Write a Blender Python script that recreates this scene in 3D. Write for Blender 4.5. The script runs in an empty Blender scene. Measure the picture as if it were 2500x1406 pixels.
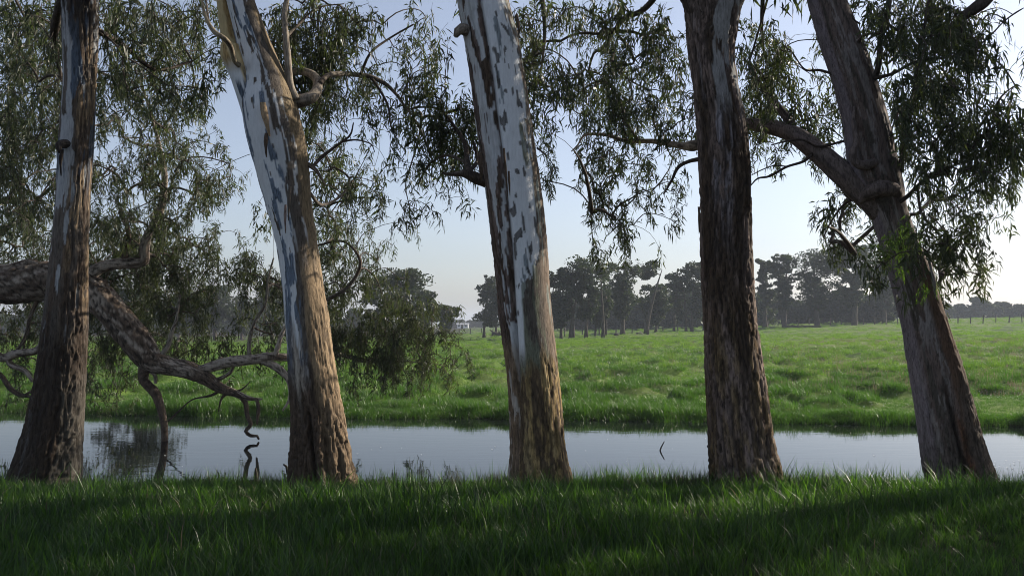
import bpy, math
import numpy as np
from mathutils import Vector

# ------------------------------------------------------------------ camera, sky, sun, exposure
S = bpy.context.scene
F = 2165.0                      # focal length in photo pixels (2500 wide)
PITCH = math.radians(2.17)
EYE = np.array((0.0, 0.0, 1.9))
cam = bpy.data.cameras.new('camera')
cam.lens = 36.0 * F / 2500.0; cam.sensor_width = 36.0
cam.clip_start = 0.05; cam.clip_end = 6000
camo = bpy.data.objects.new('camera', cam); S.collection.objects.link(camo)
camo.location = EYE; camo.rotation_euler = (math.pi / 2 + PITCH, 0, 0)
S.camera = camo

SUN_AZ, SUN_EL = math.radians(62), math.radians(28)      # azimuth from +Y (view) towards +X (right)
sdir = Vector((math.sin(SUN_AZ) * math.cos(SUN_EL), math.cos(SUN_AZ) * math.cos(SUN_EL), math.sin(SUN_EL)))
w = bpy.data.worlds.new('World'); S.world = w; w.use_nodes = True
wn = w.node_tree; bg = wn.nodes['Background']
sky = wn.nodes.new('ShaderNodeTexSky'); sky.sky_type = 'NISHITA'; sky.sun_disc = False
sky.sun_elevation = SUN_EL; sky.sun_rotation = SUN_AZ
sky.air_density = 1.0; sky.dust_density = 1.5; sky.ozone_density = 3.0; sky.altitude = 50
hs = wn.nodes.new('ShaderNodeHueSaturation'); hs.inputs['Saturation'].default_value = 0.62     # whole sky evenly desaturated
tn = wn.nodes.new('ShaderNodeMix'); tn.data_type = 'RGBA'; tn.blend_type = 'MULTIPLY'; tn.inputs[0].default_value = 1.0; tn.inputs[7].default_value = (1.0, 1.0, 1.05, 1)
wn.links.new(sky.outputs[0], hs.inputs['Color']); wn.links.new(hs.outputs[0], tn.inputs[6]); wn.links.new(tn.outputs[2], bg.inputs[0])
bg.inputs[1].default_value = 0.108
sl = bpy.data.lights.new('sun', 'SUN'); sl.energy = 5.0; sl.angle = math.radians(0.5); sl.color = (1.0, 0.90, 0.76)
so = bpy.data.objects.new('sun', sl); S.collection.objects.link(so)
so.rotation_euler = sdir.to_track_quat('Z', 'Y').to_euler(); so.location = (30, 5, 30)
S.view_settings.view_transform = 'Standard'; S.view_settings.look = 'None'
S.view_settings.exposure = 0.5; S.view_settings.gamma = 1.0; S.view_settings.use_curve_mapping = False
S.cycles.max_bounces = 8; S.cycles.transparent_max_bounces = 8; S.cycles.volume_bounces = 0
S.cycles.transmission_bounces = 4; S.cycles.sample_clamp_indirect = 4.0
S.cycles.use_denoising = True; S.cycles.denoising_prefilter = 'ACCURATE'; S.cycles.denoising_input_passes = 'RGB_ALBEDO_NORMAL'
S.cycles.pixel_filter_type = 'BLACKMAN_HARRIS'; S.cycles.filter_width = 1.0

R = np.random.default_rng(7)
_CA, _SA = math.cos(PITCH), math.sin(PITCH)

def pt(px, py, Y):
    """world point at distance Y (along +Y) seen at photo pixel (px, py)"""
    r = (np.asarray(px, float) - 1250) / F; u = (703 - np.asarray(py, float)) / F
    dy = _CA - u * _SA; dz = _SA + u * _CA
    k = np.asarray(Y, float) / dy
    return np.stack(np.broadcast_arrays(EYE[0] + r * k, EYE[1] + dy * k, EYE[2] + dz * k), -1)

# ------------------------------------------------------------------ numeric noise
def _hash(ix, iy, iz):
    h = (ix * 374761393 + iy * 668265263 + iz * 2147483647 * 3 + 1013904223).astype(np.int64) & 0xffffffff
    h = ((h ^ (h >> 13)) * 1274126177) & 0xffffffff
    h = ((h ^ (h >> 16)) * 1103515245) & 0xffffffff
    return ((h ^ (h >> 15)) & 0xffff) / 65535.0

def vnoise(x, y, z):
    xi, yi, zi = np.floor(x).astype(np.int64), np.floor(y).astype(np.int64), np.floor(z).astype(np.int64)
    fx, fy, fz = x - xi, y - yi, z - zi
    fx, fy, fz = [f * f * (3 - 2 * f) for f in (fx, fy, fz)]
    r = 0
    for a in (0, 1):
        for b in (0, 1):
            for c in (0, 1):
                wgt = (fx if a else 1 - fx) * (fy if b else 1 - fy) * (fz if c else 1 - fz)
                r = r + wgt * _hash(xi + a, yi + b, zi + c)
    return r

def fbm(x, y, z, o=3, g=0.5):
    t = 0; a = 1.0; n = 0
    for i in range(o):
        t = t + a * vnoise(x * 2 ** i + 17.3 * i, y * 2 ** i + 5.1 * i, z * 2 ** i + 9.7 * i); n += a; a *= g
    return t / n

def sst(a, b, x):
    t = np.clip((x - a) / (b - a + 1e-9), 0, 1); return t * t * (3 - 2 * t)

def mixc(c, d, t):
    return c + (np.asarray(d) - c) * np.asarray(t)[..., None]

# ------------------------------------------------------------------ mesh helpers
def link(o, parent=None):
    S.collection.objects.link(o)
    if parent is not None:
        o.parent = parent
    return o

def mesh(name, V, Q, mat, parent=None, col=None, smooth=True, kind=None):
    """V (n,3) verts, Q (m,4) or (m,3) faces"""
    me = bpy.data.meshes.new(name)
    V = np.ascontiguousarray(V, dtype=np.float32); Q = np.ascontiguousarray(Q, dtype=np.int32)
    k = Q.shape[1]
    me.vertices.add(len(V)); me.vertices.foreach_set('co', V.ravel())
    me.loops.add(Q.size); me.loops.foreach_set('vertex_index', Q.ravel())
    me.polygons.add(len(Q)); me.polygons.foreach_set('loop_start', np.arange(0, Q.size, k, dtype=np.int32))
    me.polygons.foreach_set('use_smooth', np.full(len(Q), smooth))
    me.update(calc_edges=True)
    if col is not None:
        a = me.color_attributes.new('tint', 'FLOAT_COLOR', 'POINT')
        c = np.ones((len(V), 4), np.float32); c[:, :3] = col; a.data.foreach_set('color', c.ravel())
    me.materials.append(mat)
    o = bpy.data.objects.new(name, me); link(o, parent)
    if kind: o['kind'] = kind
    return o

def thing(name, label, cat, loc, group=None):
    o = bpy.data.objects.new(name, None); o.empty_display_size = 0.3; link(o)
    o.location = [float(v) for v in loc]; o['label'] = label; o['category'] = cat
    if group: o['group'] = group
    return o

def tag(o, label=None, cat=None, group=None, kind=None):
    if label: o['label'] = label
    if cat: o['category'] = cat
    if group: o['group'] = group
    if kind: o['kind'] = kind
    return o

def rel(V, root):
    return np.asarray(V) - np.array(root.location)

class Acc:
    def __init__(s): s.v = []; s.f = []; s.n = 0
    def add(s, V, Fc):
        s.v.append(V); s.f.append(Fc + s.n); s.n += len(V)
    def get(s): return np.concatenate(s.v), np.concatenate(s.f)

def tube(P, Rr, n=8, cap=True):
    """smooth tube along P (k,3) with radii Rr; returns verts, quads, (theta, arclength)"""
    P = np.asarray(P, float); k = len(P)
    T = np.gradient(P, axis=0); T /= np.linalg.norm(T, axis=1)[:, None] + 1e-9
    a = np.array((0.0, 1.0, 0.0)) if abs(T[0][1]) < 0.9 else np.array((1.0, 0, 0))
    N = np.zeros_like(P)
    for i in range(k):
        a = a - T[i] * a.dot(T[i]); a /= np.linalg.norm(a) + 1e-9; N[i] = a
    B = np.cross(T, N)
    th = np.linspace(0, 2 * np.pi, n, endpoint=False)
    D = N[:, None] * np.cos(th)[None, :, None] + B[:, None] * np.sin(th)[None, :, None]
    V = P[:, None] + D * np.asarray(Rr)[:, None, None]
    i = np.arange(k - 1)[:, None] * n; j = np.arange(n)[None]; j2 = (j + 1) % n
    Q = np.stack((i + j, i + j2, i + n + j2, i + n + j), -1).reshape(-1, 4)
    V2 = V.reshape(-1, 3)
    if cap:
        V2 = np.concatenate((V2, P[:1], P[-1:] + T[-1:] * Rr[-1] * 0.5)); c0, c1 = k * n, k * n + 1; jj = np.arange(0, n, 2)
        q0 = np.stack((np.full_like(jj, c0), (jj + 2) % n, (jj + 1) % n, jj), -1)
        b = (k - 1) * n
        q1 = np.stack((np.full_like(jj, c1), b + jj, b + (jj + 1) % n, b + (jj + 2) % n), -1)
        Q = np.concatenate((Q, q0, q1))
    return V2, Q, D.reshape(-1, 3)

def resample(P, step):
    """Catmull-Rom through rows of P (any columns), first three are xyz"""
    P = np.asarray(P, float)
    E = np.concatenate((2 * P[:1] - P[1:2], P, 2 * P[-1:] - P[-2:-1]))
    out = []
    for i in range(1, len(E) - 2):
        L = np.linalg.norm(E[i + 1][:3] - E[i][:3]); m = max(1, int(L / step))
        t = (np.arange(m) / m)[:, None]
        p0, p1, p2, p3 = E[i - 1], E[i], E[i + 1], E[i + 2]
        out.append(0.5 * (2 * p1 + (p2 - p0) * t + (2 * p0 - 5 * p1 + 4 * p2 - p3) * t ** 2 + (3 * p1 - p0 - 3 * p2 + p3) * t ** 3))
    out.append(P[-1:])
    return np.concatenate(out)

def box(c, s):
    c = np.array(c, float); s = np.array(s, float) / 2
    V = np.array([(x, y, z) for x in (-1, 1) for y in (-1, 1) for z in (-1, 1)]) * s + c
    Q = np.array([(0, 1, 3, 2), (4, 6, 7, 5), (0, 4, 5, 1), (2, 3, 7, 6), (0, 2, 6, 4), (1, 5, 7, 3)])
    return V, Q

# ------------------------------------------------------------------ materials
def nt(name):
    m = bpy.data.materials.new(name); m.use_nodes = True; t = m.node_tree
    for n in list(t.nodes): t.nodes.remove(n)
    out = t.nodes.new('ShaderNodeOutputMaterial')
    return m, t, out

def N(t, typ, **kw):
    n = t.nodes.new('ShaderNode' + typ)
    for k, v in kw.items():
        if k in n.inputs: n.inputs[k].default_value = v
        else: setattr(n, k, v)
    return n

def bark_material(name, base=None, rough=0.85, bump=0.5, sc=1.0):
    m, t, out = nt(name)
    p = N(t, 'BsdfPrincipled', Roughness=rough); p.inputs['Specular IOR Level'].default_value = 0.25
    tc = N(t, 'TexCoord'); mp = N(t, 'Mapping'); mp.inputs['Scale'].default_value = (sc * 26, sc * 26, sc * 6)
    t.links.new(tc.outputs['Object'], mp.inputs['Vector'])
    n1 = N(t, 'TexNoise', Scale=1.0, Detail=6.0, Roughness=0.65); t.links.new(mp.outputs[0], n1.inputs['Vector'])
    n2 = N(t, 'TexNoise', Scale=4.5, Detail=4.0, Roughness=0.6); t.links.new(mp.outputs[0], n2.inputs['Vector'])
    mp3 = N(t, 'Mapping'); mp3.inputs['Scale'].default_value = (sc * 75, sc * 75, sc * 9)
    t.links.new(tc.outputs['Object'], mp3.inputs['Vector'])
    n3 = N(t, 'TexNoise', Scale=1.0, Detail=3.0, Roughness=0.6, Distortion=0.6); t.links.new(mp3.outputs[0], n3.inputs['Vector'])
    c3 = N(t, 'ValToRGB'); c3.color_ramp.elements[0].position = 0.36; c3.color_ramp.elements[0].color = (0.42, 0.40, 0.38, 1)
    c3.color_ramp.elements[1].position = 0.50; c3.color_ramp.elements[1].color = (1.06, 1.06, 1.06, 1); t.links.new(n3.outputs[0], c3.inputs[0])
    mx = N(t, 'Mix', data_type='RGBA', blend_type='MULTIPLY'); mx.inputs[0].default_value = 1.0
    m9 = N(t, 'Mix', data_type='RGBA', blend_type='MULTIPLY'); m9.inputs[0].default_value = 0.75
    if base is None:     # smooth pale bark has hardly any fissures
        at = N(t, 'VertexColor', layer_name='tint'); t.links.new(at.outputs[0], mx.inputs[6])
        bw = N(t, 'RGBToBW'); t.links.new(at.outputs[0], bw.inputs[0]); fr_ = N(t, 'MapRange'); t.links.new(bw.outputs[0], fr_.inputs['Value'])
        fr_.inputs['From Min'].default_value = 0.2; fr_.inputs['From Max'].default_value = 0.5; fr_.inputs['To Min'].default_value = 0.85; fr_.inputs['To Max'].default_value = 0.08
        t.links.new(fr_.outputs[0], m9.inputs[0])
        fr2 = N(t, 'MapRange'); t.links.new(bw.outputs[0], fr2.inputs['Value']); fr2.inputs['From Min'].default_value = 0.2; fr2.inputs['From Max'].default_value = 0.5
        fr2.inputs['To Min'].default_value = 1.0; fr2.inputs['To Max'].default_value = 0.3; t.links.new(fr2.outputs[0], mx.inputs[0])
    else:
        mx.inputs[6].default_value = (*base, 1)
    cr = N(t, 'ValToRGB'); cr.color_ramp.elements[0].position = 0.3; cr.color_ramp.elements[0].color = (0.55, 0.54, 0.53, 1)
    cr.color_ramp.elements[1].position = 0.62; cr.color_ramp.elements[1].color = (1.12, 1.1, 1.08, 1)
    t.links.new(n1.outputs[0], cr.inputs[0]); t.links.new(cr.outputs[0], mx.inputs[7])
    t.links.new(mx.outputs[2], m9.inputs[6]); t.links.new(c3.outputs[0], m9.inputs[7]); t.links.new(m9.outputs[2], p.inputs['Base Color'])
    ad = N(t, 'Math', operation='MULTIPLY_ADD'); ad.inputs[1].default_value = 0.45
    t.links.new(n2.outputs[0], ad.inputs[0]); t.links.new(n1.outputs[0], ad.inputs[2])
    b = N(t, 'Bump', Strength=bump, Distance=0.02); t.links.new(ad.outputs[0], b.inputs['Height'])
    t.links.new(b.outputs[0], p.inputs['Normal']); t.links.new(p.outputs[0], out.inputs[0])
    return m

def leaf_material(name, c1, c2, trans, rough=0.38, tcol=None, spec=0.5, tf=0.35):
    m, t, out = nt(name)
    g = N(t, 'NewGeometry'); oi = N(t, 'ObjectInfo')
    ad = N(t, 'Math', operation='ADD'); t.links.new(g.outputs['Random Per Island'], ad.inputs[0]); t.links.new(oi.outputs['Random'], ad.inputs[1])
    fr = N(t, 'Math', operation='FRACT'); t.links.new(ad.outputs[0], fr.inputs[0])
    mx = N(t, 'Mix', data_type='RGBA'); mx.inputs[6].default_value = (*c1, 1); mx.inputs[7].default_value = (*c2, 1)
    t.links.new(fr.outputs[0], mx.inputs[0])
    tc = N(t, 'TexCoord')
    col = mx.outputs[2]
    p = N(t, 'BsdfPrincipled', Roughness=rough); p.inputs['Specular IOR Level'].default_value = spec
    t.links.new(col, p.inputs['Base Color'])
    tr = N(t, 'BsdfTranslucent')
    m2 = N(t, 'Mix', data_type='RGBA', blend_type='MULTIPLY'); m2.inputs[0].default_value = 1.0
    t.links.new(col, m2.inputs[6]); m2.inputs[7].default_value = (*(tcol or trans), 1)
    t.links.new(m2.outputs[2], tr.inputs[0])
    ms = N(t, 'MixShader'); ms.inputs[0].default_value = tf
    t.links.new(p.outputs[0], ms.inputs[1]); t.links.new(tr.outputs[0], ms.inputs[2]); t.links.new(ms.outputs[0], out.inputs[0])
    return m

M_bark = bark_material('gum_bark')
M_limb = bark_material('limb_bark', bump=0.7)
M_twig = bark_material('twig_bark', base=(0.10, 0.082, 0.066), bump=0.1)
M_dead = bark_material('dead_wood', base=(0.07, 0.058, 0.048), bump=0.3)
M_leaf = leaf_material('gum_leaf', (0.026, 0.035, 0.018), (0.080, 0.095, 0.046), (1.7, 1.9, 0.8), rough=0.45, tf=0.36)
M_far = leaf_material('far_leaf', (0.022, 0.032, 0.018), (0.050, 0.065, 0.030), (1.5, 1.7, 0.8), rough=0.6, tf=0.25, spec=0.3)
M_grass = leaf_material('bank_grass', (0.010, 0.025, 0.010), (0.060, 0.105, 0.030), (2.6, 3.4, 0.8), rough=0.42, tf=0.42, spec=0.4)
M_mead = leaf_material('meadow_grass', (0.050, 0.105, 0.014), (0.125, 0.200, 0.030), (2.0, 2.2, 0.8), rough=0.42, tf=0.45, spec=0.4)
M_weed = leaf_material('dry_seed_grass', (0.13, 0.11, 0.075), (0.26, 0.21, 0.17), (1.3, 1.2, 1.0), rough=0.6, tf=0.3)
M_dark = leaf_material('dark_reed', (0.028, 0.030, 0.018), (0.055, 0.050, 0.028), (1.5, 1.5, 0.8), rough=0.6, tf=0.3)

def simple(name, c, rough=0.8, nscale=3.0, c2=None, bump=0.3, metal=0.0):
    m, t, out = nt(name)
    p = N(t, 'BsdfPrincipled', Roughness=rough, Metallic=metal)
    tc = N(t, 'TexCoord'); n1 = N(t, 'TexNoise', Scale=nscale, Detail=8.0, Roughness=0.65); t.links.new(tc.outputs['Object'], n1.inputs['Vector'])
    mx = N(t, 'Mix', data_type='RGBA'); mx.inputs[6].default_value = (*c, 1); mx.inputs[7].default_value = (*(c2 or [v * 0.6 for v in c]), 1)
    cr = N(t, 'ValToRGB'); cr.color_ramp.elements[0].position = 0.4; cr.color_ramp.elements[1].position = 0.6
    t.links.new(n1.outputs[0], cr.inputs[0]); t.links.new(cr.outputs[0], mx.inputs[0]); t.links.new(mx.outputs[2], p.inputs['Base Color'])
    b = N(t, 'Bump', Strength=bump, Distance=0.05); t.links.new(n1.outputs[0], b.inputs['Height']); t.links.new(b.outputs[0], p.inputs['Normal'])
    t.links.new(p.outputs[0], out.inputs[0]); return m

# ------------------------------------------------------------------ terrain
WATER = -0.5
def far_edge(x):   # water's edge of the far bank
    x = np.asarray(x, float)
    return 21.8 - 0.118 * np.clip(x, -60, 60) + 0.25 * (vnoise(x * 0.35, x * 0 + 3, x * 0) - .5) + 0.12 * (vnoise(x * 1.3, x * 0 + 8, x * 0) - .5)
def near_edge(x):
    x = np.asarray(x, float)
    return 12.6 + 0.0 * x + 0.5 * (vnoise(x * 0.4, x * 0 + 31, x * 0) - .5)

def tussock(x, y):
    return sst(0.52, 0.66, fbm(x * 1.05, y * 1.5, np.asarray(x) * 0 + 3, 3)) * (0.5 + fbm(x * 2.6, y * 2.6, np.asarray(x) * 0 + 5, 2))

def ground_z(x, y):
    x = np.asarray(x, float); y = np.asarray(y, float)
    fe, ne = far_edge(x), near_edge(x)
    near = -0.02 + 0.10 * (fbm(x * 0.8, y * 0.8, 0 * x + 2) - .5) - 0.22 * sst(9.6, 12.0, y)
    bumps = 0.20 * (fbm(x * 0.40, y * 0.55, 0 * x + 7) - .5) + 0.22 * tussock(x, y)
    rise = np.clip((y - 30) / 120, 0, 1) * (0.03 * np.clip(x, -25, 90) - 0.1)
    mead = -0.36 + 0.22 * sst(0, 14, y - fe) + bumps * (0.35 + 0.65 * sst(0.5, 4, y - fe)) + rise + 0.0004 * np.clip(y - 150, 0, 3000)
    bed = -1.25
    tn = sst(ne - 0.9, ne + 0.9, y)       # near bank falls into the canal
    tf = sst(fe - 0.95, fe + 0.45, y)
    z = near * (1 - tn) + bed * tn
    return np.where(y > (ne + fe) / 2, bed * (1 - tf) + mead * tf, z)

def build_ground():
    ys = [-30., -15., -5.]; y = 0.0
    while y < 4000:
        ys.append(y)
        if 11 < y < 15 or 20 < y < 24.5: y += 0.12
        elif y < 24: y += 0.3
        else: y += max(0.25, (y - 20) * 0.02)
    ys = np.array(ys)
    t = np.linspace(-1, 1, 321)
    xs = np.sign(t) * (30 * np.abs(t) + 3200 * np.abs(t) ** 7)
    X, Y = np.meshgrid(xs, ys); Z = ground_z(X, Y)
    V = np.stack((X, Y, Z), -1).reshape(-1, 3); n = len(xs); k = len(ys)
    i = np.arange(k - 1)[:, None] * n; j = np.arange(n - 1)[None]
    Q = np.stack((i + j, i + j + 1, i + n + j + 1, i + n + j), -1).reshape(-1, 4)
    m, t_, out = nt('meadow_ground')
    p = N(t_, 'BsdfPrincipled', Roughness=0.95); p.inputs['Specular IOR Level'].default_value = 0.1
    tc = N(t_, 'TexCoord'); sep = N(t_, 'SeparateXYZ'); t_.links.new(tc.outputs['Object'], sep.inputs[0])
    n1 = N(t_, 'TexNoise', Scale=0.55, Detail=9.0, Roughness=0.62); t_.links.new(tc.outputs['Object'], n1.inputs['Vector'])
    n2 = N(t_, 'TexNoise', Scale=0.05, Detail=5.0, Roughness=0.55); t_.links.new(tc.outputs['Object'], n2.inputs['Vector'])
    c1 = N(t_, 'ValToRGB'); e = c1.color_ramp.elements
    e[0].position = 0.36; e[0].color = (0.035, 0.070, 0.012, 1); e[1].position = 0.60; e[1].color = (0.115, 0.185, 0.035, 1)
    t_.links.new(n1.outputs[0], c1.inputs[0])
    c2 = N(t_, 'ValToRGB'); e = c2.color_ramp.elements
    e[0].position = 0.47; e[0].color = (0, 0, 0, 1); e[1].position = 0.62; e[1].color = (1, 1, 1, 1)
    t_.links.new(n2.outputs[0], c2.inputs[0])
    mx = N(t_, 'Mix', data_type='RGBA'); t_.links.new(c2.outputs[0], mx.inputs[0]); t_.links.new(c1.outputs[0], mx.inputs[6])
    mx.inputs[7].default_value = (0.125, 0.165, 0.05, 1)
    # bare mud below the waterline and under the grass of the near bank
    mr = N(t_, 'MapRange'); mr.inputs['From Min'].default_value = -0.5; mr.inputs['From Max'].default_value = -0.4
    t_.links.new(sep.outputs['Z'], mr.inputs['Value'])
    my = N(t_, 'MapRange'); my.inputs['From Min'].default_value = 14; my.inputs['From Max'].default_value = 15
    t_.links.new(sep.outputs['Y'], my.inputs['Value'])
    mm = N(t_, 'Math', operation='MULTIPLY'); t_.links.new(mr.outputs[0], mm.inputs[0]); t_.links.new(my.outputs[0], mm.inputs[1])
    m3 = N(t_, 'Mix', data_type='RGBA'); t_.links.new(mm.outputs[0], m3.inputs[0]); m3.inputs[6].default_value = (0.030, 0.026, 0.015, 1)
    t_.links.new(mx.outputs[2], m3.inputs[7]); t_.links.new(m3.outputs[2], p.inputs['Base Color'])
    b = N(t_, 'Bump', Strength=0.8, Distance=0.25); t_.links.new(n1.outputs[0], b.inputs['Height']); t_.links.new(b.outputs[0], p.inputs['Normal'])
    t_.links.new(p.outputs[0], out.inputs[0])
    mesh('ground', V, Q, m, kind='structure')
build_ground()

# water
m, t, out = nt('canal_water')
p = N(t, 'BsdfPrincipled', Roughness=0.01, IOR=1.23); p.inputs['Base Color'].default_value = (0.008, 0.010, 0.010, 1)
tc = N(t, 'TexCoord'); mp = N(t, 'Mapping'); mp.inputs['Scale'].default_value = (0.5, 1.6, 1)
t.links.new(tc.outputs['Object'], mp.inputs[0])
n1 = N(t, 'TexNoise', Scale=2.2, Detail=3.0, Roughness=0.55); t.links.new(mp.outputs[0], n1.inputs['Vector'])
b = N(t, 'Bump', Strength=0.055, Distance=0.03); t.links.new(n1.outputs[0], b.inputs['Height']); t.links.new(b.outputs[0], p.inputs['Normal'])
t.links.new(p.outputs[0], out.inputs[0])
xs = np.linspace(-70, 70, 60); V = np.array([(x, y, WATER) for y in (10.5, 15, 20, 31) for x in xs]); n = 60
Q = np.array([(r * n + i, r * n + i + 1, (r + 1) * n + i + 1, (r + 1) * n + i) for r in range(3) for i in range(n - 1)])
mesh('water', V, Q, m, kind='structure')

# ------------------------------------------------------------------ grass (one object per stand, blades instanced)
def clump(nb, rad, h, lean, wid, seg=3):
    """one tuft of curved blades"""
    Vs, Fs = [], []; n0 = 0
    for _ in range(nb):
        a = R.uniform(0, 6.283); r = rad * math.sqrt(R.uniform()); hh = h * R.uniform(0.45, 1.1)
        base = np.array((r * math.cos(a), r * math.sin(a), -0.03))
        d = R.uniform(0, 6.283); ln = lean * hh * R.uniform(0.2, 1.3); ww = wid * R.uniform(0.6, 1.2)
        tw = d + R.uniform(-0.8, 0.8) + math.pi / 2; side = np.array((math.cos(tw), math.sin(tw), 0))
        out_ = np.array((math.cos(d), math.sin(d), 0)); row = []
        for s in range(seg + 1):
            q = s / seg
            c = base + out_ * ln * q ** 2.0 + np.array((0, 0, hh * (q - 0.25 * (ln / hh) ** 2 * q ** 3)))
            wq = ww * (1 - q) ** 0.6 if s < seg else 0
            if s < seg: row += [c - side * wq / 2, c + side * wq / 2]
            else: row += [c]
        Vs += row
        for s in range(seg - 1):
            k = n0 + 2 * s; Fs += [(k, k + 1, k + 3), (k, k + 3, k + 2)]
        k = n0 + 2 * (seg - 1); Fs += [(k, k + 1, k + 2)]
        n0 += len(row)
    return np.array(Vs), np.array(Fs)

def proto_collection(name, specs, mats):
    col = bpy.data.collections.new(name)
    for i, s in enumerate(specs):
        V, Fc = s
        me = bpy.data.meshes.new(name); me.from_pydata(V.tolist(), [], Fc.tolist()); me.materials.append(mats[i % len(mats)])
        for pl in me.polygons: pl.use_smooth = True
        o = bpy.data.objects.new('tuft_%02d' % i, me); col.objects.link(o)
    return col

def scatter(name, P, col, rot, scale, idx, label, cat):
    me = bpy.data.meshes.new(name); me.vertices.add(len(P)); me.vertices.foreach_set('co', np.asarray(P, np.float32).ravel())
    a = me.attributes.new('rot', 'FLOAT_VECTOR', 'POINT'); a.data.foreach_set('vector', np.asarray(rot, np.float32).ravel())
    a = me.attributes.new('scl', 'FLOAT_VECTOR', 'POINT'); a.data.foreach_set('vector', np.asarray(scale, np.float32).ravel())
    a = me.attributes.new('pick', 'INT', 'POINT'); a.data.foreach_set('value', np.asarray(idx, np.int32))
    o = bpy.data.objects.new(name, me); link(o)
    g = bpy.data.node_groups.new(name + '_nodes', 'GeometryNodeTree')
    g.interface.new_socket('Geometry', in_out='INPUT', socket_type='NodeSocketGeometry')
    g.interface.new_socket('Geometry', in_out='OUTPUT', socket_type='NodeSocketGeometry')
    gi = g.nodes.new('NodeGroupInput'); go = g.nodes.new('NodeGroupOutput')
    ci = g.nodes.new('GeometryNodeCollectionInfo'); ci.inputs['Collection'].default_value = col
    ci.inputs['Separate Children'].default_value = True; ci.inputs['Reset Children'].default_value = True
    ip = g.nodes.new('GeometryNodeInstanceOnPoints'); ip.inputs['Pick Instance'].default_value = True
    def at(nm, typ):
        n = g.nodes.new('GeometryNodeInputNamedAttribute'); n.data_type = typ; n.inputs['Name'].default_value = nm; return n.outputs['Attribute']
    g.links.new(gi.outputs[0], ip.inputs['Points']); g.links.new(ci.outputs[0], ip.inputs['Instance'])
    g.links.new(at('pick', 'INT'), ip.inputs['Instance Index']); g.links.new(at('scl', 'FLOAT_VECTOR'), ip.inputs['Scale'])
    er = g.nodes.new('FunctionNodeEulerToRotation'); g.links.new(at('rot', 'FLOAT_VECTOR'), er.inputs[0]); g.links.new(er.outputs[0], ip.inputs['Rotation'])
    g.links.new(ip.outputs[0], go.inputs[0])
    md = o.modifiers.new('scatter', 'NODES'); md.node_group = g
    tag(o, label, cat, kind='stuff'); return o

def rnd_rot(n, tilt=0.12):
    return np.stack((R.uniform(-tilt, tilt, n), R.uniform(-tilt, tilt, n), R.uniform(0, 6.283, n)), -1)

near_col = proto_collection('bank_tufts', [clump(24, 0.11, 0.17, 0.65, 0.0072) for _ in range(7)] + [clump(11, 0.08, 0.32, 0.6, 0.0085) for _ in range(3)] + [clump(5, 0.1, 0.22, 0.9, 0.007) for _ in range(2)], [M_grass] * 10 + [M_weed] * 2)
n = 15000
y = 4.6 + (12.7 - 4.6) * R.uniform(0, 1, n) ** 0.95; x = R.uniform(-1, 1, n) * (1.2 + y * 0.66)
dens = fbm(x * 0.7, y * 0.7, x * 0 + 1)
tall = sst(0.45, 0.7, fbm(x * 1.1 + 9, y * 1.1, x * 0))
z = ground_z(x, y)
ok = z > WATER - 0.05
x, y, z, dens, tall = [q[ok] for q in (x, y, z, dens, tall)]; n = len(x)
pick = np.where(R.uniform(0, 1, n) < 0.10 + 0.50 * tall ** 2, 7 + R.integers(0, 3, n), R.integers(0, 7, n)); pick = np.where(R.uniform(0, 1, n) < .05, R.integers(10, 12, n), pick)
sc = (0.36 + 1.5 * dens) * R.uniform(0.7, 1.25, n) * (0.72 + 0.38 * sst(10.8, 9.0, y))
scatter('grass', np.stack((x, y, z), -1), near_col, rnd_rot(n), np.stack((sc, sc, sc), -1), pick,
        'long lush green grass on the near bank in front of the big gum trunks', 'grass')
edge_col = proto_collection('edge_tufts', [clump(5, 0.07, 0.42, 0.45, 0.007) for _ in range(5)], [M_grass])
n = 900; x = R.uniform(-8.5, 8.5, n); y = 11.0 + R.normal(0.3, .45, n); keep = R.uniform(0, 1, n) < .2 + .8 * sst(.45, .6, fbm(x * .8, y, x * 0 + 44)); x, y = x[keep], y[keep]; n = len(x); sc = R.uniform(.5, 1.0, n)
scatter('long_grass', np.stack((x, y, ground_z(x, y)), -1), edge_col, rnd_rot(n), np.stack((sc,) * 3, -1), R.integers(0, 5, n),
        'taller loose grass stems along the brink of the near bank against the water', 'grass')
# dark old reeds at the near waterline
dark_col = proto_collection('reed_tufts', [clump(16, 0.09, 0.30, 0.45, 0.007) for _ in range(4)], [M_dark])
n = 1500
x = R.uniform(-9, 9, n); y = near_edge(x) - 1.35 + R.normal(0, 0.22, n)
keep = R.uniform(0, 1, n) < 0.25 + 0.75 * sst(0.42, 0.6, fbm(x * 0.9, x * 0 + 5, x * 0))
x, y = x[keep], y[keep]; n = len(x); sc = R.uniform(0.45, 0.9, n)
scatter('reeds', np.stack((x, y, ground_z(x, y)), -1), dark_col, rnd_rot(n), np.stack((sc,) * 3, -1), R.integers(0, 4, n),
        'dark spiky old reeds along the near edge of the canal', 'reeds')
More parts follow.
